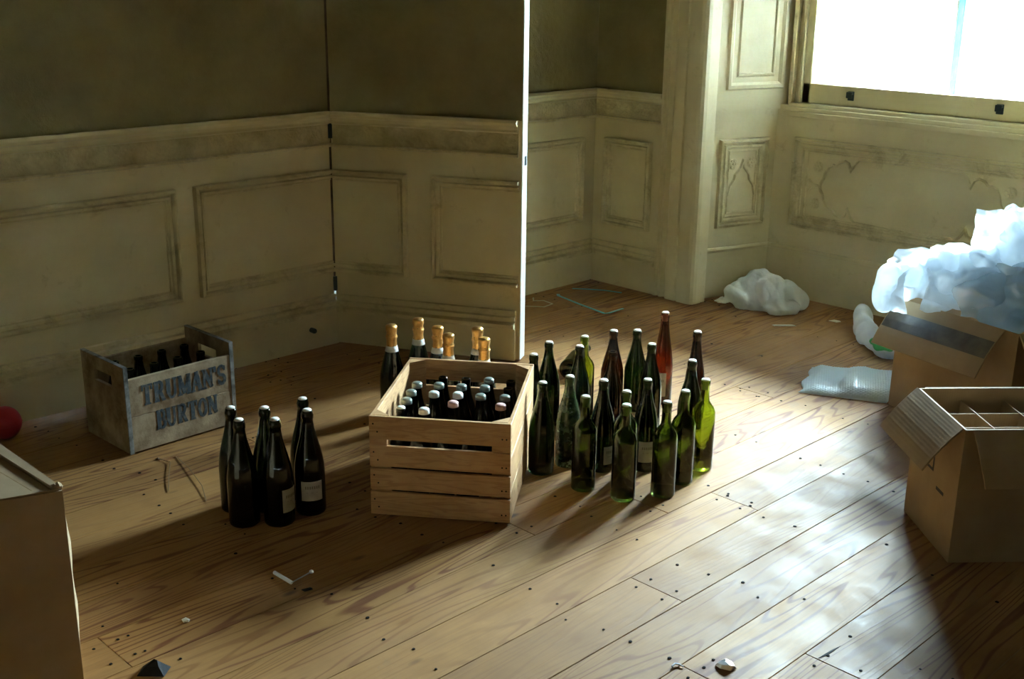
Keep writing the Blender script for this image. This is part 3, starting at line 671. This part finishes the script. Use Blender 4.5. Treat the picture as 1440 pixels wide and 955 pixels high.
skip = {(2, 1), (3, 1), (4, 1), (1, 2), (3, 2), (0, 5), (4, 0), (0, 0)}
tops = {(0, 1): 'cork', (1, 1): 'cap_white', (2, 2): 'cap_pink', (4, 2): 'cap_pink', (0, 2): 'cap_grey', (0, 3): 'cap_grey', (1, 3): 'cap_white', (2, 3): 'cap_white', (3, 3): 'cap_grey', (4, 3): 'cap_grey',
        (0, 4): 'cap_grey', (1, 4): 'cap_grey', (2, 4): 'cap_grey', (3, 4): 'cap_grey', (4, 4): None, (1, 5): None, (2, 5): None, (3, 5): 'cap_grey', (4, 5): None}
words = {'cork': 'dark bottle with a pale cork inside the pine crate', 'cap_white': 'dark bottle with a white cap inside the pine crate', 'cap_pink': 'dark bottle with a pinkish cap inside the pine crate', 'cap_grey': 'dark bottle with a grey-green cap inside the pine crate', None: 'dark open-mouthed bottle inside the pine crate'}
for j, v in enumerate(VS):
    for i, u in enumerate(US):
        if (i, j) in skip: continue
        x, y = crate_pt(u + random.uniform(-.002, .002), v + random.uniform(-.003, .003)); tp = tops.get((i, j), None)
        bottle('small', 'g_black', x, y, words[tp], 'bottles packed in the pine crate', tp, .0132, None, 'crated_bottle', 0)

# ------------------------------------------------------------------ STENCILLED CRATE
tc = root('stencilled_crate', (.556, 1.598, 0), math.radians(91.6), 'weathered beer crate stencilled with dark capital letters, against the wall', 'crate')
TW, TD = .405, .285   # local x along the front, y to the back
part('front_board', MB().box(.012, TW - .012, 0, .014, .006, .128), 'old_wood', tc, .0015)
part('front_board', MB().box(.012, TW - .012, .0005, .0145, .1285, .257), 'old_wood', tc, .0015)
part('back_board', MB().box(.012, TW - .012, TD - .014, TD, .006, .128), 'old_wood', tc, .0015)
part('back_board', MB().box(.012, TW - .012, TD - .014, TD, .1285, .257), 'old_wood', tc, .0015)
part('base_board', MB().box(.012, TW - .012, .015, TD - .015, .004, .014), 'old_wood', tc)
for xx in (0, TW - .012):
    e = MB().box(xx, xx + .012, 0, TD, .004, .215).box(xx, xx + .012, 0, .085, .215, .255).box(xx, xx + .012, .20, TD, .215, .255).box(xx, xx + .012, 0, TD, .255, .300)
    p = part('end_board', e, 'old_wood', tc)
    part('metal_edge', MB().box(xx - .001, xx + .013, -.002, .003, .004, .301).box(xx - .001, xx + .013, -.002, TD, .2995, .302), 'metal_strip', p)
def stroke(mb, pts, w, ox, oz, s, sx):
    P2 = [Vector((p[0] * sx, p[1] * s)) for p in pts]
    for i, p in enumerate(P2[:-1]):
        q = P2[i + 1]; d = (q - p).normalized(); n = Vector((-d.y, d.x)) * w * s / 2; e = d * w * s * .15
        a, b, c, dd = p - n - e, q - n + e, q + n + e, p + n - e
        y = -.0012
        mb.add([(ox + t.x, y, oz + t.y) for t in (a, b, c, dd)] + [(ox + t.x, y + .0016, oz + t.y) for t in (a, b, c, dd)],
               [(0, 1, 2, 3), (7, 6, 5, 4), (0, 4, 5, 1), (1, 5, 6, 2), (2, 6, 7, 3), (3, 7, 4, 0)])
arc = lambda cx, cz, rx, rz, a0, a1, n=8: [(cx + rx * math.cos(math.radians(a0 + (a1 - a0) * i / n)), cz + rz * math.sin(math.radians(a0 + (a1 - a0) * i / n))) for i in range(n + 1)]
TH, TN = .24, .12
def serif(x, z, w=.36): return ([(x - w / 2, z), (x + w / 2, z)], .10)
GL = {
 'T': [([(.45, .05), (.45, .95)], TH), ([(.05, .94), (.85, .94)], TN), ([(.09, .72), (.09, .94)], .10), ([(.81, .72), (.81, .94)], .10), serif(.45, .05, .46)],
 'R': [([(.25, .05), (.25, .95)], TH), serif(.25, .05), ([(.08, .94), (.50, .94)], TN), (arc(.48, .72, .22, .22, 90, -90), .18), ([(.30, .49), (.50, .49)], TN), ([(.52, .48), (.76, .06)], .2), serif(.80, .05, .22)],
 'U': [([(.22, .30), (.22, .95)], TH), ([(.74, .30), (.74, .95)], .14), (arc(.48, .32, .26, .26, 180, 360), .15), serif(.22, .95), serif(.74, .95, .30)],
 'M': [([(.16, .05), (.16, .95)], .14), ([(.88, .05), (.88, .95)], TH), ([(.18, .94), (.52, .10)], .22), ([(.52, .10), (.86, .94)], .14), serif(.16, .05, .32), serif(.88, .05, .36), serif(.13, .95, .22), serif(.9, .95, .26)],
 'A': [([(.14, .05), (.44, .95)], .13), ([(.46, .95), (.76, .05)], TH), ([(.24, .34), (.64, .34)], .10), serif(.14, .05, .30), serif(.76, .05, .36)],
 'N': [([(.18, .05), (.18, .95)], .14), ([(.76, .05), (.76, .95)], .14), ([(.18, .93), (.76, .08)], TH), serif(.18, .05, .32), serif(.14, .95, .24), serif(.76, .95, .32)],
 "'": [([(.12, .98), (.12, .74)], .16)],
 'S': [(arc(.40, .72, .25, .22, 20, 270), .16), (arc(.40, .28, .25, .22, 90, -160), .18), ([(.66, .70), (.66, .92)], .08), ([(.13, .08), (.13, .30)], .08)],
 'B': [([(.25, .05), (.25, .95)], TH), ([(.06, .94), (.50, .94)], TN), ([(.06, .06), (.52, .06)], TN), ([(.25, .51), (.50, .51)], TN), (arc(.49, .72, .22, .22, 90, -90), .18), (arc(.50, .28, .25, .22, 90, -90), .19)],
 'O': [(arc(.44, .5, .30, .42, 0, 360, 18), .19)],
}
ADV = {'T': .92, 'R': .96, 'U': .98, 'M': 1.06, 'A': .92, 'N': .96, "'": .28, 'S': .80, 'B': .86, 'O': .90}
def lettering(text, x0, x1, z0, h):
    tot = sum(ADV[c] for c in text); sx = (x1 - x0) / tot; x = x0
    for c in text:
        mb = MB()
        for pts, w in GL[c]: stroke(mb, pts, w * .85, x, z0, h, sx)
        part('stencil_letter', mb, 'stencil', tc); x += ADV[c] * sx
lettering("TRUMAN'S", .055, .375, .158, .072)
lettering('BURTON', .100, .335, .062, .068)
for i in range(4):
    for j in range(2):
        a = .068 + i * .088; b = .085 + j * .105; ca, sa = math.cos(math.radians(91.6)), math.sin(math.radians(91.6))
        bottle('small', 'g_black', .556 + a * ca - b * sa, 1.598 + a * sa + b * ca, 'dark bottle inside the stencilled crate', 'bottles in the stencilled crate', None, .0142, None, 'crated_bottle', 0).scale = (1, 1, .93)

# ------------------------------------------------------------------ CARDBOARD BOXES
def plate(pts, th):
    a, b, c = Vector(pts[0]), Vector(pts[1]), Vector(pts[2]); n = (b - a).cross(c - a).normalized() * th
    return MB().prism([Vector(p) for p in pts], [Vector(p) + n for p in pts])
def flap(parent, p0, p1, out, ln, ang, mat='card', th=.005, taper=.0, curl=0.0, nm='flap'):
    p0, p1, out = Vector(p0), Vector(p1), Vector(out).normalized(); e = (p1 - p0).normalized(); mb = MB(); nn = 4; vs = []; p = Vector((0, 0, 0))
    a = math.radians(ang - curl)
    rows = [Vector((0, 0, 0))]
    for i in range(nn):
        aa = math.radians(ang - curl + 2 * curl * i / (nn - 1)); p = p + (out * math.cos(aa) + Vector((0, 0, -math.sin(aa)))) * (ln / nn); rows.append(p.copy())
    nrm = (out * math.sin(math.radians(ang)) + Vector((0, 0, math.cos(math.radians(ang))))) * th
    for i, r in enumerate(rows):
        k = taper * i / nn
        for q in (p0 + e * k + r, p1 - e * k + r): vs += [q, q + nrm]
    fs = []
    for i in range(nn):
        o = i * 4; n = o + 4
        fs += [(o, o + 2, n + 2, n), (o + 1, n + 1, n + 3, o + 3), (o, n, n + 1, o + 1), (o + 2, o + 3, n + 3, n + 2)]
    fs += [(0, 1, 3, 2), (nn * 4, nn * 4 + 2, nn * 4 + 3, nn * 4 + 1)]
    mb.add(vs, fs); return part(nm, mb, mat, parent)
def open_box(o, w, d, h, mat='card', th=.005):
    mb = MB().box(0, w, 0, th, 0, h).box(0, w, d - th, d, 0, h).box(0, th, th, d - th, 0, h).box(w - th, w, th, d - th, 0, h).box(th, w - th, th, d - th, 0, th)
    return part('body', mb, mat, o)
# front right box with dividers (local x along the front, y to the back)
b1 = root('divider_box', (2.742, 2.858, 0), math.radians(48.2), 'open brown carton with inner bottle dividers and folded-down flaps', 'box')
BW, BD, BH = .50, .325, .388
bo = open_box(b1, BW, BD, BH)
flap(b1, (0, .006, BH), (0, BD, BH), (-1, 0, 0), .155, 50, curl=6, nm='side_flap')
flap(b1, (.02, 0, BH), (BW - .01, 0, BH), (0, -1, 0), .155, 64, taper=.02, curl=4, nm='front_flap')
flap(b1, (BW, BD, BH), (BW, .006, BH), (1, 0, 0), .155, 60, nm='side_flap')
flap(b1, (BW - .01, BD, BH), (.02, BD, BH), (0, 1, 0), .155, 82, nm='back_flap')
for yy, zz in ((.11, .30), (.215, .30)): part('divider', MB().box(.007, BW - .007, yy, yy + .003, .01, zz + .05), 'card_pale', b1)
for xx in (.125, .25, .375): part('divider', MB().box(xx, xx + .003, .007, BD - .007, .01, .352), 'card_pale', b1)
mb = MB()
for a, b, c, d in ((.16, .22, .20, .208), (.16, .168, .20, .262), (.16, .22, .254, .262), (.212, .22, .20, .262), (.08, .13, .16, .17)): mb.box(-.0006, .0006, a, b, c, d)
p_ = part('printed_mark', mb, 'ink', bo); p_['kind'] = 'stuff'
# box behind it, stuffed with plastic film
b2 = root('stuffed_box', (2.02, 3.870, 0), math.radians(-14.4), 'open brown carton with taped flap, overflowing with white plastic film', 'box')
open_box(b2, .50, .40, .41)
f2 = flap(b2, (0, 0, .41), (.45, 0, .41), (0, -1, 0), .195, 50, curl=8, nm='front_flap')
c50, s50 = math.cos(math.radians(50)), math.sin(math.radians(50))
fr = []; p_ = [0.0, 0.0]     # the flap's own curved section, so that the tape lies on it
for i in range(4):
    aa = math.radians(50 - 8 + 16 * i / 3); fr.append((p_[0], p_[1])); p_ = [p_[0] - math.cos(aa) * .195 / 4, p_[1] - math.sin(aa) * .195 / 4]
fr.append(tuple(p_))
def onflap(q, lift):
    k = min(3, int(q / .195 * 4)); t = q / .195 * 4 - k; return (fr[k][0] * (1 - t) + fr[k + 1][0] * t - s50 * lift, .41 + fr[k][1] * (1 - t) + fr[k + 1][1] * t + c50 * lift)
vs = []; fs = []
for q in (.055, .072, .09, .1225):
    y, z = onflap(q, .0062); vs += [(.003, y, z), (.447, y, z)]
fs = [(2 * i, 2 * i + 1, 2 * i + 3, 2 * i + 2) for i in range(3)]
part('tape', MB().add(vs, fs), 'tape', f2)
flap(b2, (0, .40, .41), (0, 0, .41), (-1, 0, 0), .19, 86, nm='side_flap')
flap(b2, (.50, 0, .41), (.50, .40, .41), (1, 0, 0), .19, 60, nm='side_flap')
flap(b2, (.48, .40, .41), (.02, .40, .41), (0, 1, 0), .19, 80, nm='back_flap')
# big box at the near left
b3 = root('closed_box', (1.738, .885, 0), 0, 'tall closed brown carton with frayed top flaps, at the near end of the room', 'box')
H3 = .50
bd3 = MB(); rows = 14; vs = []; fs = []
side = []   # bulging side panel facing the window: x from 0 to -.5
for i in range(11):
    for kz in range(rows + 1):
        t = i / 10; z = H3 * kz / rows; xx = -.5 * t
        bl_ = (.034 * (1 - math.exp(-t * 14)) * (1 - t) ** .5) * (.6 + .4 * math.sin(math.pi * min(1, max(0, .12 + .86 * (1 - z / H3))))) * min(1, (H3 - z) / .03 + .15) * (1 + .10 * math.sin(z * 40))
        side.append((xx, bl_ + .0, z))
fs = [(i * (rows + 1) + k, (i + 1) * (rows + 1) + k, (i + 1) * (rows + 1) + k + 1, i * (rows + 1) + k + 1) for i in range(10) for k in range(rows)]
part('side_panel', MB().add(side, fs, True), 'card_pale', b3)
part('front_panel', MB().prism([(0, 0, 0), (-.005, 0, 0), (-.165, -.49, 0), (-.16, -.49, 0)], [(0, 0, H3), (-.005, 0, H3), (-.165, -.49, H3), (-.16, -.49, H3)]), 'card', b3)
part('back_panel', MB().box(-.505, -.50, -.49, 0, 0, H3), 'card', b3); part('far_side_panel', MB().box(-.50, -.16, -.495, -.49, 0, H3), 'card', b3)
part('top_flap', MB().prism([(-.5, -.030, H3 + .001), (-.012, -.012, H3 + .001), (-.006, .002, H3 + .001), (-.5, .002, H3 + .001)], [(-.5, -.030, H3 + .006), (-.012, -.012, H3 + .006), (-.006, .002, H3 + .006), (-.5, .002, H3 + .007)]), 'card_pale', b3)
part('top_flap', MB().prism([(-.5, -.075, H3 - .004), (-.030, -.045, H3 - .004), (-.016, -.016, H3 - .004), (-.5, -.034, H3 - .004)], [(-.5, -.075, H3 + .001), (-.030, -.045, H3 + .001), (-.016, -.016, H3 + .001), (-.5, -.034, H3 + .001)]), 'card_pale', b3)
part('top_flap', MB().prism([(-.5, -.488, H3 - .001), (-.16, -.488, H3 - .001), (-.004, -.006, H3 - .001), (-.034, -.050, H3 - .001), (-.5, -.080, H3 - .001)], [(-.5, -.488, H3 + .004), (-.16, -.488, H3 + .004), (-.004, -.006, H3 + .004), (-.034, -.050, H3 + .004), (-.5, -.080, H3 + .004)]), 'card_pale', b3)
mb = MB()
for i in range(9):
    a = random.uniform(0, 6.28); r = random.uniform(.004, .008); mb.lathe([(0, r), (r, r * .3), (r * .6, -r * .4), (0, -r * .3)], 6, (-.008 + random.uniform(-.012, .004), -.004 + random.uniform(-.008, .006), H3 + .004 + random.uniform(0, .004)), False)
part('frayed_corner', mb, 'card_pale', b3)

# ------------------------------------------------------------------ PLASTIC FILM
def trifold(seed, freq, n=7):
    rg = random.Random(seed); out = []
    for i in range(n):
        k = Vector((rg.gauss(0, 1), rg.gauss(0, 1), rg.gauss(0, .8))).normalized() * freq * (rg.uniform(.6, 1.2) if i < 4 else rg.uniform(1.6, 2.6))
        out.append((k, rg.random(), 1.0 if i < 4 else .42))
    def f(p):
        w = p + noise.noise_vector(p * freq * .45 + Vector((seed, 0, 0))) * (.45 / freq); h = 0
        for k, ph, a in out: h += a * (abs(((w.dot(k) * .5 + ph) % 1.0) * 2 - 1) - .5)
        return h / 2.2
    return f
def crumple(name, blobs, vox, amp, freq, seed, mat, parent, zmin=None, ridge=1.0, label=None):
    bm = bmesh.new()
    for c, r in blobs:
        rr = r if isinstance(r, (tuple, list)) else (r, r, r)
        g = bmesh.ops.create_icosphere(bm, subdivisions=4, radius=1.0)
        for v in g['verts']: v.co = Vector((c[0] + v.co.x * rr[0], c[1] + v.co.y * rr[1], c[2] + v.co.z * rr[2]))
    me = bpy.data.meshes.new('tmp'); bm.to_mesh(me); bm.free()
    o = bpy.data.objects.new('tmp', me); COL.objects.link(o)
    md = o.modifiers.new('r', 'REMESH'); md.mode = 'VOXEL'; md.voxel_size = vox
    sm = o.modifiers.new('s', 'SMOOTH'); sm.iterations = 6; sm.factor = .5
    dg = bpy.context.evaluated_depsgraph_get(); me2 = bpy.data.meshes.new_from_object(o.evaluated_get(dg)); bpy.data.objects.remove(o)
    tf = trifold(seed, freq); nr = [v.normal.copy() for v in me2.vertices]
    for v, n in zip(me2.vertices, nr):
        v.co += n * amp * (tf(v.co) * ridge * 1.5 + noise.noise(v.co * freq * .4) * .6)
        if zmin is not None and v.co.z < zmin: v.co.z = zmin + (v.co.z - zmin) * .02
        if zmin is not None: v.co.z = max(v.co.z, zmin)
    me2.name = name
    for p in me2.polygons: p.use_smooth = True
    me2.materials.clear(); me2.materials.append(M[mat])
    o = obj(name, me2, parent)
    if label: o['label'] = label
    return o
bag = root('plastic_bag', (0, 0, 0), 0, 'crumpled milky plastic bag lying in the corner of the window bay', 'plastic bag')
bag.location = (.93, 4.65, 0)
crumple('bag_body', [((0, .0, .075), (.115, .105, .105)), ((-.08, -.075, .055), (.085, .075, .06)), ((.075, .06, .05), (.105, .10, .07)), ((-.02, .00, .13), (.07, .07, .065)), ((.10, -.02, .03), (.09, .08, .035)), ((-.13, -.125, .025), (.06, .05, .03))], .006, .034, 11, 3, 'bag', bag, .002)
pf = root('plastic_film_heap', (2.25, 3.95, .42), 0, 'big heap of white plastic film bulging out of the taped carton', 'plastic film')
def rel(c): return (c[0] - 2.25, c[1] - 3.95, c[2] - .42)
crumple('white_film', [(rel(c), r) for c, r in [((2.035, 3.745, .475), (.045, .05, .080)), ((2.070, 3.80, .525), (.05, .05, .05)), ((2.13, 3.87, .530), .065), ((2.175, 3.91, .565), .070), ((2.235, 3.95, .545), .080), ((2.17, 3.95, .475), .07), ((2.29, 3.99, .500), (.12, .10, .11)), ((2.36, 4.00, .47), (.13, .10, .10))]], .006, .034, 9, 11, 'film', pf)
crumple('upper_film', [(rel(c), r) for c, r in [((2.325, 4.03, .630), (.060, .06, .075)), ((2.40, 4.07, .645), (.11, .09, .085)), ((2.345, 4.04, .700), (.05, .035, .03)), ((2.45, 4.1, .60), .11), ((2.50, 4.12, .48), .12)]], .007, .034, 9, 21, 'film', pf)
crumple('clear_film', [(rel(c), r) for c, r in [((2.36, 3.93, .475), (.09, .06, .075)), ((2.44, 3.95, .50), (.11, .07, .10)), ((2.40, 3.88, .43), (.10, .05, .05))]], .006, .028, 13, 31, 'film_clear', pf)
def sheet(c, ru, rv, rn, az, el, seed, mat, nm='film_fold', bend=.25):
    n = 40; f = Vector((math.cos(az) * math.cos(el), math.sin(az) * math.cos(el), math.sin(el))); u = Vector((-math.sin(az), math.cos(az), 0)); w = f.cross(u); vs = []; fs = []; tf = trifold(int(seed * 10), 13)
    for i in range(n + 1):
        for k in range(n + 1):
            a, b2 = 2 * i / n - 1, 2 * k / n - 1; th = math.atan2(b2, a); rr = 1 + .30 * noise.noise(Vector((math.cos(th) * 1.3 + seed, math.sin(th) * 1.3, seed * .7))) + .06 * noise.noise(Vector((th * 5, seed, 0)))
            h = rn * (tf(Vector((a * ru, b2 * rv, seed))) * 1.6 - bend * (a * a + b2 * b2))
            vs.append(Vector(c) + u * a * ru * rr + w * b2 * rv * rr + f * h)
    for i in range(n):
        for k in range(n): fs.append((i * (n + 1) + k, (i + 1) * (n + 1) + k, (i + 1) * (n + 1) + k + 1, i * (n + 1) + k + 1))
    return part(nm, MB().add(vs, fs, True), mat, pf)
VA = math.atan2(-3.9, 1.7)
for k, (c, ru, rv, rn, az, el, mt) in enumerate([((2.045, 3.745, .485), .055, .075, .04, VA - .5, .2, 'film'), ((2.17, 3.83, .53), .15, .09, .05, VA - .2, .6, 'film'),
        ((2.25, 3.86, .54), .13, .11, .05, VA + .2, .5, 'film'), ((2.37, 4.00, .64), .14, .12, .05, VA + .1, .4, 'film'), ((2.38, 3.90, .49), .16, .10, .05, VA + .1, .3, 'film_clear'), ((2.40, 4.03, .72), .11, .07, .035, VA, .9, 'film')]):
    sheet(rel(c), ru, rv, rn, az, el, k * 1.37 + 2, mt)
bw = root('bubble_wrap', (1.86, 3.95, 0), 0, 'folded sheet of bubble wrap on the floor beside the taped carton', 'bubble wrap')
nu, nv = 120, 96; vs = []; fs = []; qa, qb, qc, qd = Vector((-.140, -.215)), Vector((.150, -.075)), Vector((.085, .235)), Vector((-.265, .080))
tf = trifold(77, 7)
for i in range(nu + 1):
    for k in range(nv + 1):
        s, t = i / nu, k / nv; p = (qa * (1 - s) + qb * s) * (1 - t) + (qd * (1 - s) + qc * s) * t
        p = p + Vector((noise.noise(Vector((t * 4, 1, 0))) * .02 * (1 - s), noise.noise(Vector((s * 4, 7, 0))) * .018))
        ed = min(1, min(s, 1 - s) * 9) * min(1, min(t, 1 - t) * 7)
        z = .004 + .016 * ed ** .5 + .014 * ed * (tf(Vector((p.x, p.y, 0))) + .5) + .058 * max(0, min(1, (s - .40) * 6)) * math.sin(math.pi * min(1, t * 1.02)) ** .6 * (.7 + .3 * math.sin(s * 7))
        hx = (p.x / .0105); hy = (p.y / .0091); rx = hx - (.5 if int(math.floor(hy)) % 2 else 0)
        dd = math.hypot((rx - math.floor(rx) - .5) * .0105, (hy - math.floor(hy) - .5) * .0091)
        vs.append((p.x, p.y, z + .0028 * max(0, 1 - (dd / .0048) ** 2)))
n0 = len(vs); vs += [(p[0], p[1], .002) for p in vs[:n0]]
for i in range(nu):
    for k in range(nv):
        a = i * (nv + 1) + k; q = (a, a + nv + 1, a + nv + 2, a + 1); fs.append(q)
for i in range(nu):
    for k in (0, nv): a = i * (nv + 1) + k; fs.append((a, a + nv + 1, n0 + a + nv + 1, n0 + a))
for k in range(nv):
    for i in (0, nu): a = i * (nv + 1) + k; fs.append((a, a + 1, n0 + a + 1, n0 + a))
part('wrap_sheet', MB().add(vs, fs, True), 'bubble', bw)
wb_ = root('white_carrier_bag', (1.60, 4.47, 0), 0, 'white carrier bag with a green stripe poking out beside the taped carton', 'bag')
crumple('bag_body', [((-.10, .12, .075), (.035, .045, .075)), ((-.07, .08, .05), (.05, .05, .06)), ((-.02, .02, .045), (.06, .06, .05)), ((.05, -.03, .05), (.07, .07, .055)), ((.12, -.08, .05), (.07, .07, .05))], .006, .020, 12, 9, 'film', wb_, .002)
crumple('green_stripe', [((.105, -.105, .062), (.05, .03, .022)), ((.135, -.12, .055), (.05, .03, .024))], .006, .006, 18, 13, 'green', wb_)

# ------------------------------------------------------------------ SMALL THINGS ON THE FLOOR
def strap(mb, pts, w=.017, th=.0015, z=.0012):
    return mb.tube([(p[0], p[1], (p[2] if len(p) > 2 else 0) + z) for p in pts], w / 2, 8, True, th / w * 2)
s1 = root('packing_strap', (.20, 4.29, 0), 0, 'straight teal packing strap lying nearest the corner', 'strap')
part('strap', strap(MB(), [(-.11, -.058), (-.04, -.022, .004), (.04, .020, .006), (.111, .064)]), 'teal', s1)
s2 = root('packing_strap', (.40, 4.05, 0), 0, 'bent teal packing strap with a kink, on the floor by the jib door', 'strap')
part('strap', strap(MB(), [(-.283, .049), (-.255, .020, .004), (-.08, -.018, .004), (.098, -.040), (.108, -.02), (.110, .08, .003)]), 'teal', s2)
s3 = root('strap_loop', (.17, 3.90, 0), 0, 'pale looped packing strap on the floor next to the door edge', 'strap')
part('strap', strap(MB(), [(-.14, -.02), (-.02, -.085), (.06, -.02), (.05, .05), (-.02, .06), (-.05, .02), (-.09, .06)], .008), 'strap_pale', s3)
hk = root('wire_hook', (1.585, 1.497, 0), 0, 'white plastic handle with a bent wire, lying in front of the crate shadow', 'hook')
part('handle', MB().tube([(-.042, -.002, .006), (.034, 0, .006)], .005, 8), 'white_plastic', hk)
part('wire', MB().tube([(.034, 0, .006), (.030, .03, .007), (.022, .068, .006)], .0016, 6), 'wire', hk)
part('end_knob', MB().lathe([(0, .006), (.006, .002), (.006, -.003), (0, -.005)], 8, (.020, .072, .0055)), 'white_plastic', hk)
def scrap(name, x, y, pts, h, mat, label, cat='scrap', group=None):
    o = root(name, (x, y, 0), 0, label, cat, group)
    n = len(pts); mid = (sum(p[0] for p in pts) / n, sum(p[1] for p in pts) / n)
    mb = MB().add([(p[0], p[1], .001 + (p[2] if len(p) > 2 else 0)) for p in pts] + [(p[0] * .8, p[1] * .8, h * (.55 + .45 * ((i * 7) % 3) / 2)) for i, p in enumerate(pts)] + [(mid[0], mid[1], h)],
                  [(i, (i + 1) % n, n + (i + 1) % n, n + i) for i in range(n)] + [(n + i, n + (i + 1) % n, 2 * n) for i in range(n)] + [tuple(range(n))[::-1]])
    part('flake', mb, mat, o); return o
scrap('plaster_flake', 1.589, 1.209, [(-.010, -.006), (.006, -.009), (.012, .002), (.004, .010), (-.009, .006)], .006, 'dust', 'small cream plaster flake on the boards by the tall carton')
scrap('plaster_flake', .637, 1.90, [(-.010, -.006), (.006, -.009), (.010, .002), (.002, .008), (-.009, .005)], .006, 'dust', 'tiny white flake on the floor before the stencilled crate')
scrap('paper_scrap', 1.178, 4.464, [(-.04, -.03), (-.02, -.04), (.05, .035), (.03, .045)], .006, 'bag', 'thin pale paper strip on the floor before the milky bag')
scrap('paper_scrap', 1.30, 4.70, [(-.02, -.015), (.02, -.012), (.03, .012), (-.01, .02)], .006, 'bag', 'faint paper scrap in the shade under the window')
scrap('foil_scrap', 2.620, 2.005, [(-.020, -.014), (-.004, -.017), (.018, -.008), (.022, .010), (.008, .017), (-.010, .012), (-.022, .002)], .013, 'foil', 'crumpled silver foil scrap on the bluish lit boards')
cl = root('plastic_curl', (2.543, 1.924, 0), 0, 'small white plastic curl on the boards near the foil scrap', 'scrap')
part('curl', MB().tube([(.012, .008, .002), (0, .006, .003), (-.008, 0, .004), (-.008, -.010, .003), (-.002, -.016, .002)], [.0012, .0022, .0026, .0022, .001], 6), 'white_plastic', cl)
scrap('dark_crumb', 1.67, 1.51, [(-.010, -.012), (.004, -.010), (.008, .012), (-.004, .014)], .006, 'black', 'dark dirt crumb beside the wire hook')
pk = root('black_scrap', (1.735, 1.045, 0), math.radians(45), 'black pointed scrap standing up at the near edge of the floor', 'scrap')
part('scrap', MB().add([(-.032, -.02, .001), (.030, -.02, .001), (.034, .02, .001), (-.03, .02, .001), (-.016, -.010, .018), (.016, -.01, .020), (.014, .01, .020), (-.014, .01, .017), (.004, 0, .034), (.010, .001, .030)],
     [(0, 3, 2, 1), (0, 1, 5, 4), (1, 2, 6, 5), (2, 3, 7, 6), (3, 0, 4, 7), (4, 5, 9, 8), (5, 6, 9), (6, 7, 8, 9), (7, 4, 8)], False), 'black', pk)
rd = root('red_ball', (.13, 1.365, 0), 0, 'red ball in deep shade by the wall, left of the stencilled crate', 'ball')
part('ball_skin', MB().lathe([(.056 * math.sin(math.pi * i / 16), .056 - .056 * math.cos(math.pi * i / 16)) for i in range(17)], 28), 'red', rd)
part('seam', MB().tube([(.0562 * math.cos(t * .2618), .0562 * math.sin(t * .2618), .056) for t in range(25)], .0012, 5), 'red', rd)
for i, (pts, lb_) in enumerate([([(.633, 1.647), (.70, 1.66), (.80, 1.60), (.891, 1.548)], 'dry straw stalk with a dark tip before the stencilled crate'), ([(.664, 1.700), (.78, 1.680), (.93, 1.640), (1.027, 1.597)], 'long curved dry straw stalk reaching the cluster of six bottles')]):
    c = pts[1]; o = root('straw_stalk', (c[0], c[1], 0), 0, lb_, 'straw')
    part('stalk', MB().tube([(p[0] - c[0], p[1] - c[1], .0018 + (.004 if 0 < k < 3 else 0)) for k, p in enumerate(pts)], .0013, 5), 'straw', o)
    if i == 0: part('tip', MB().lathe([(0, .008), (.006, .004), (.008, .001), (0, .0005)], 7, (pts[0][0] - c[0] + .01, pts[0][1] - c[1], 0)), 'straw', o)
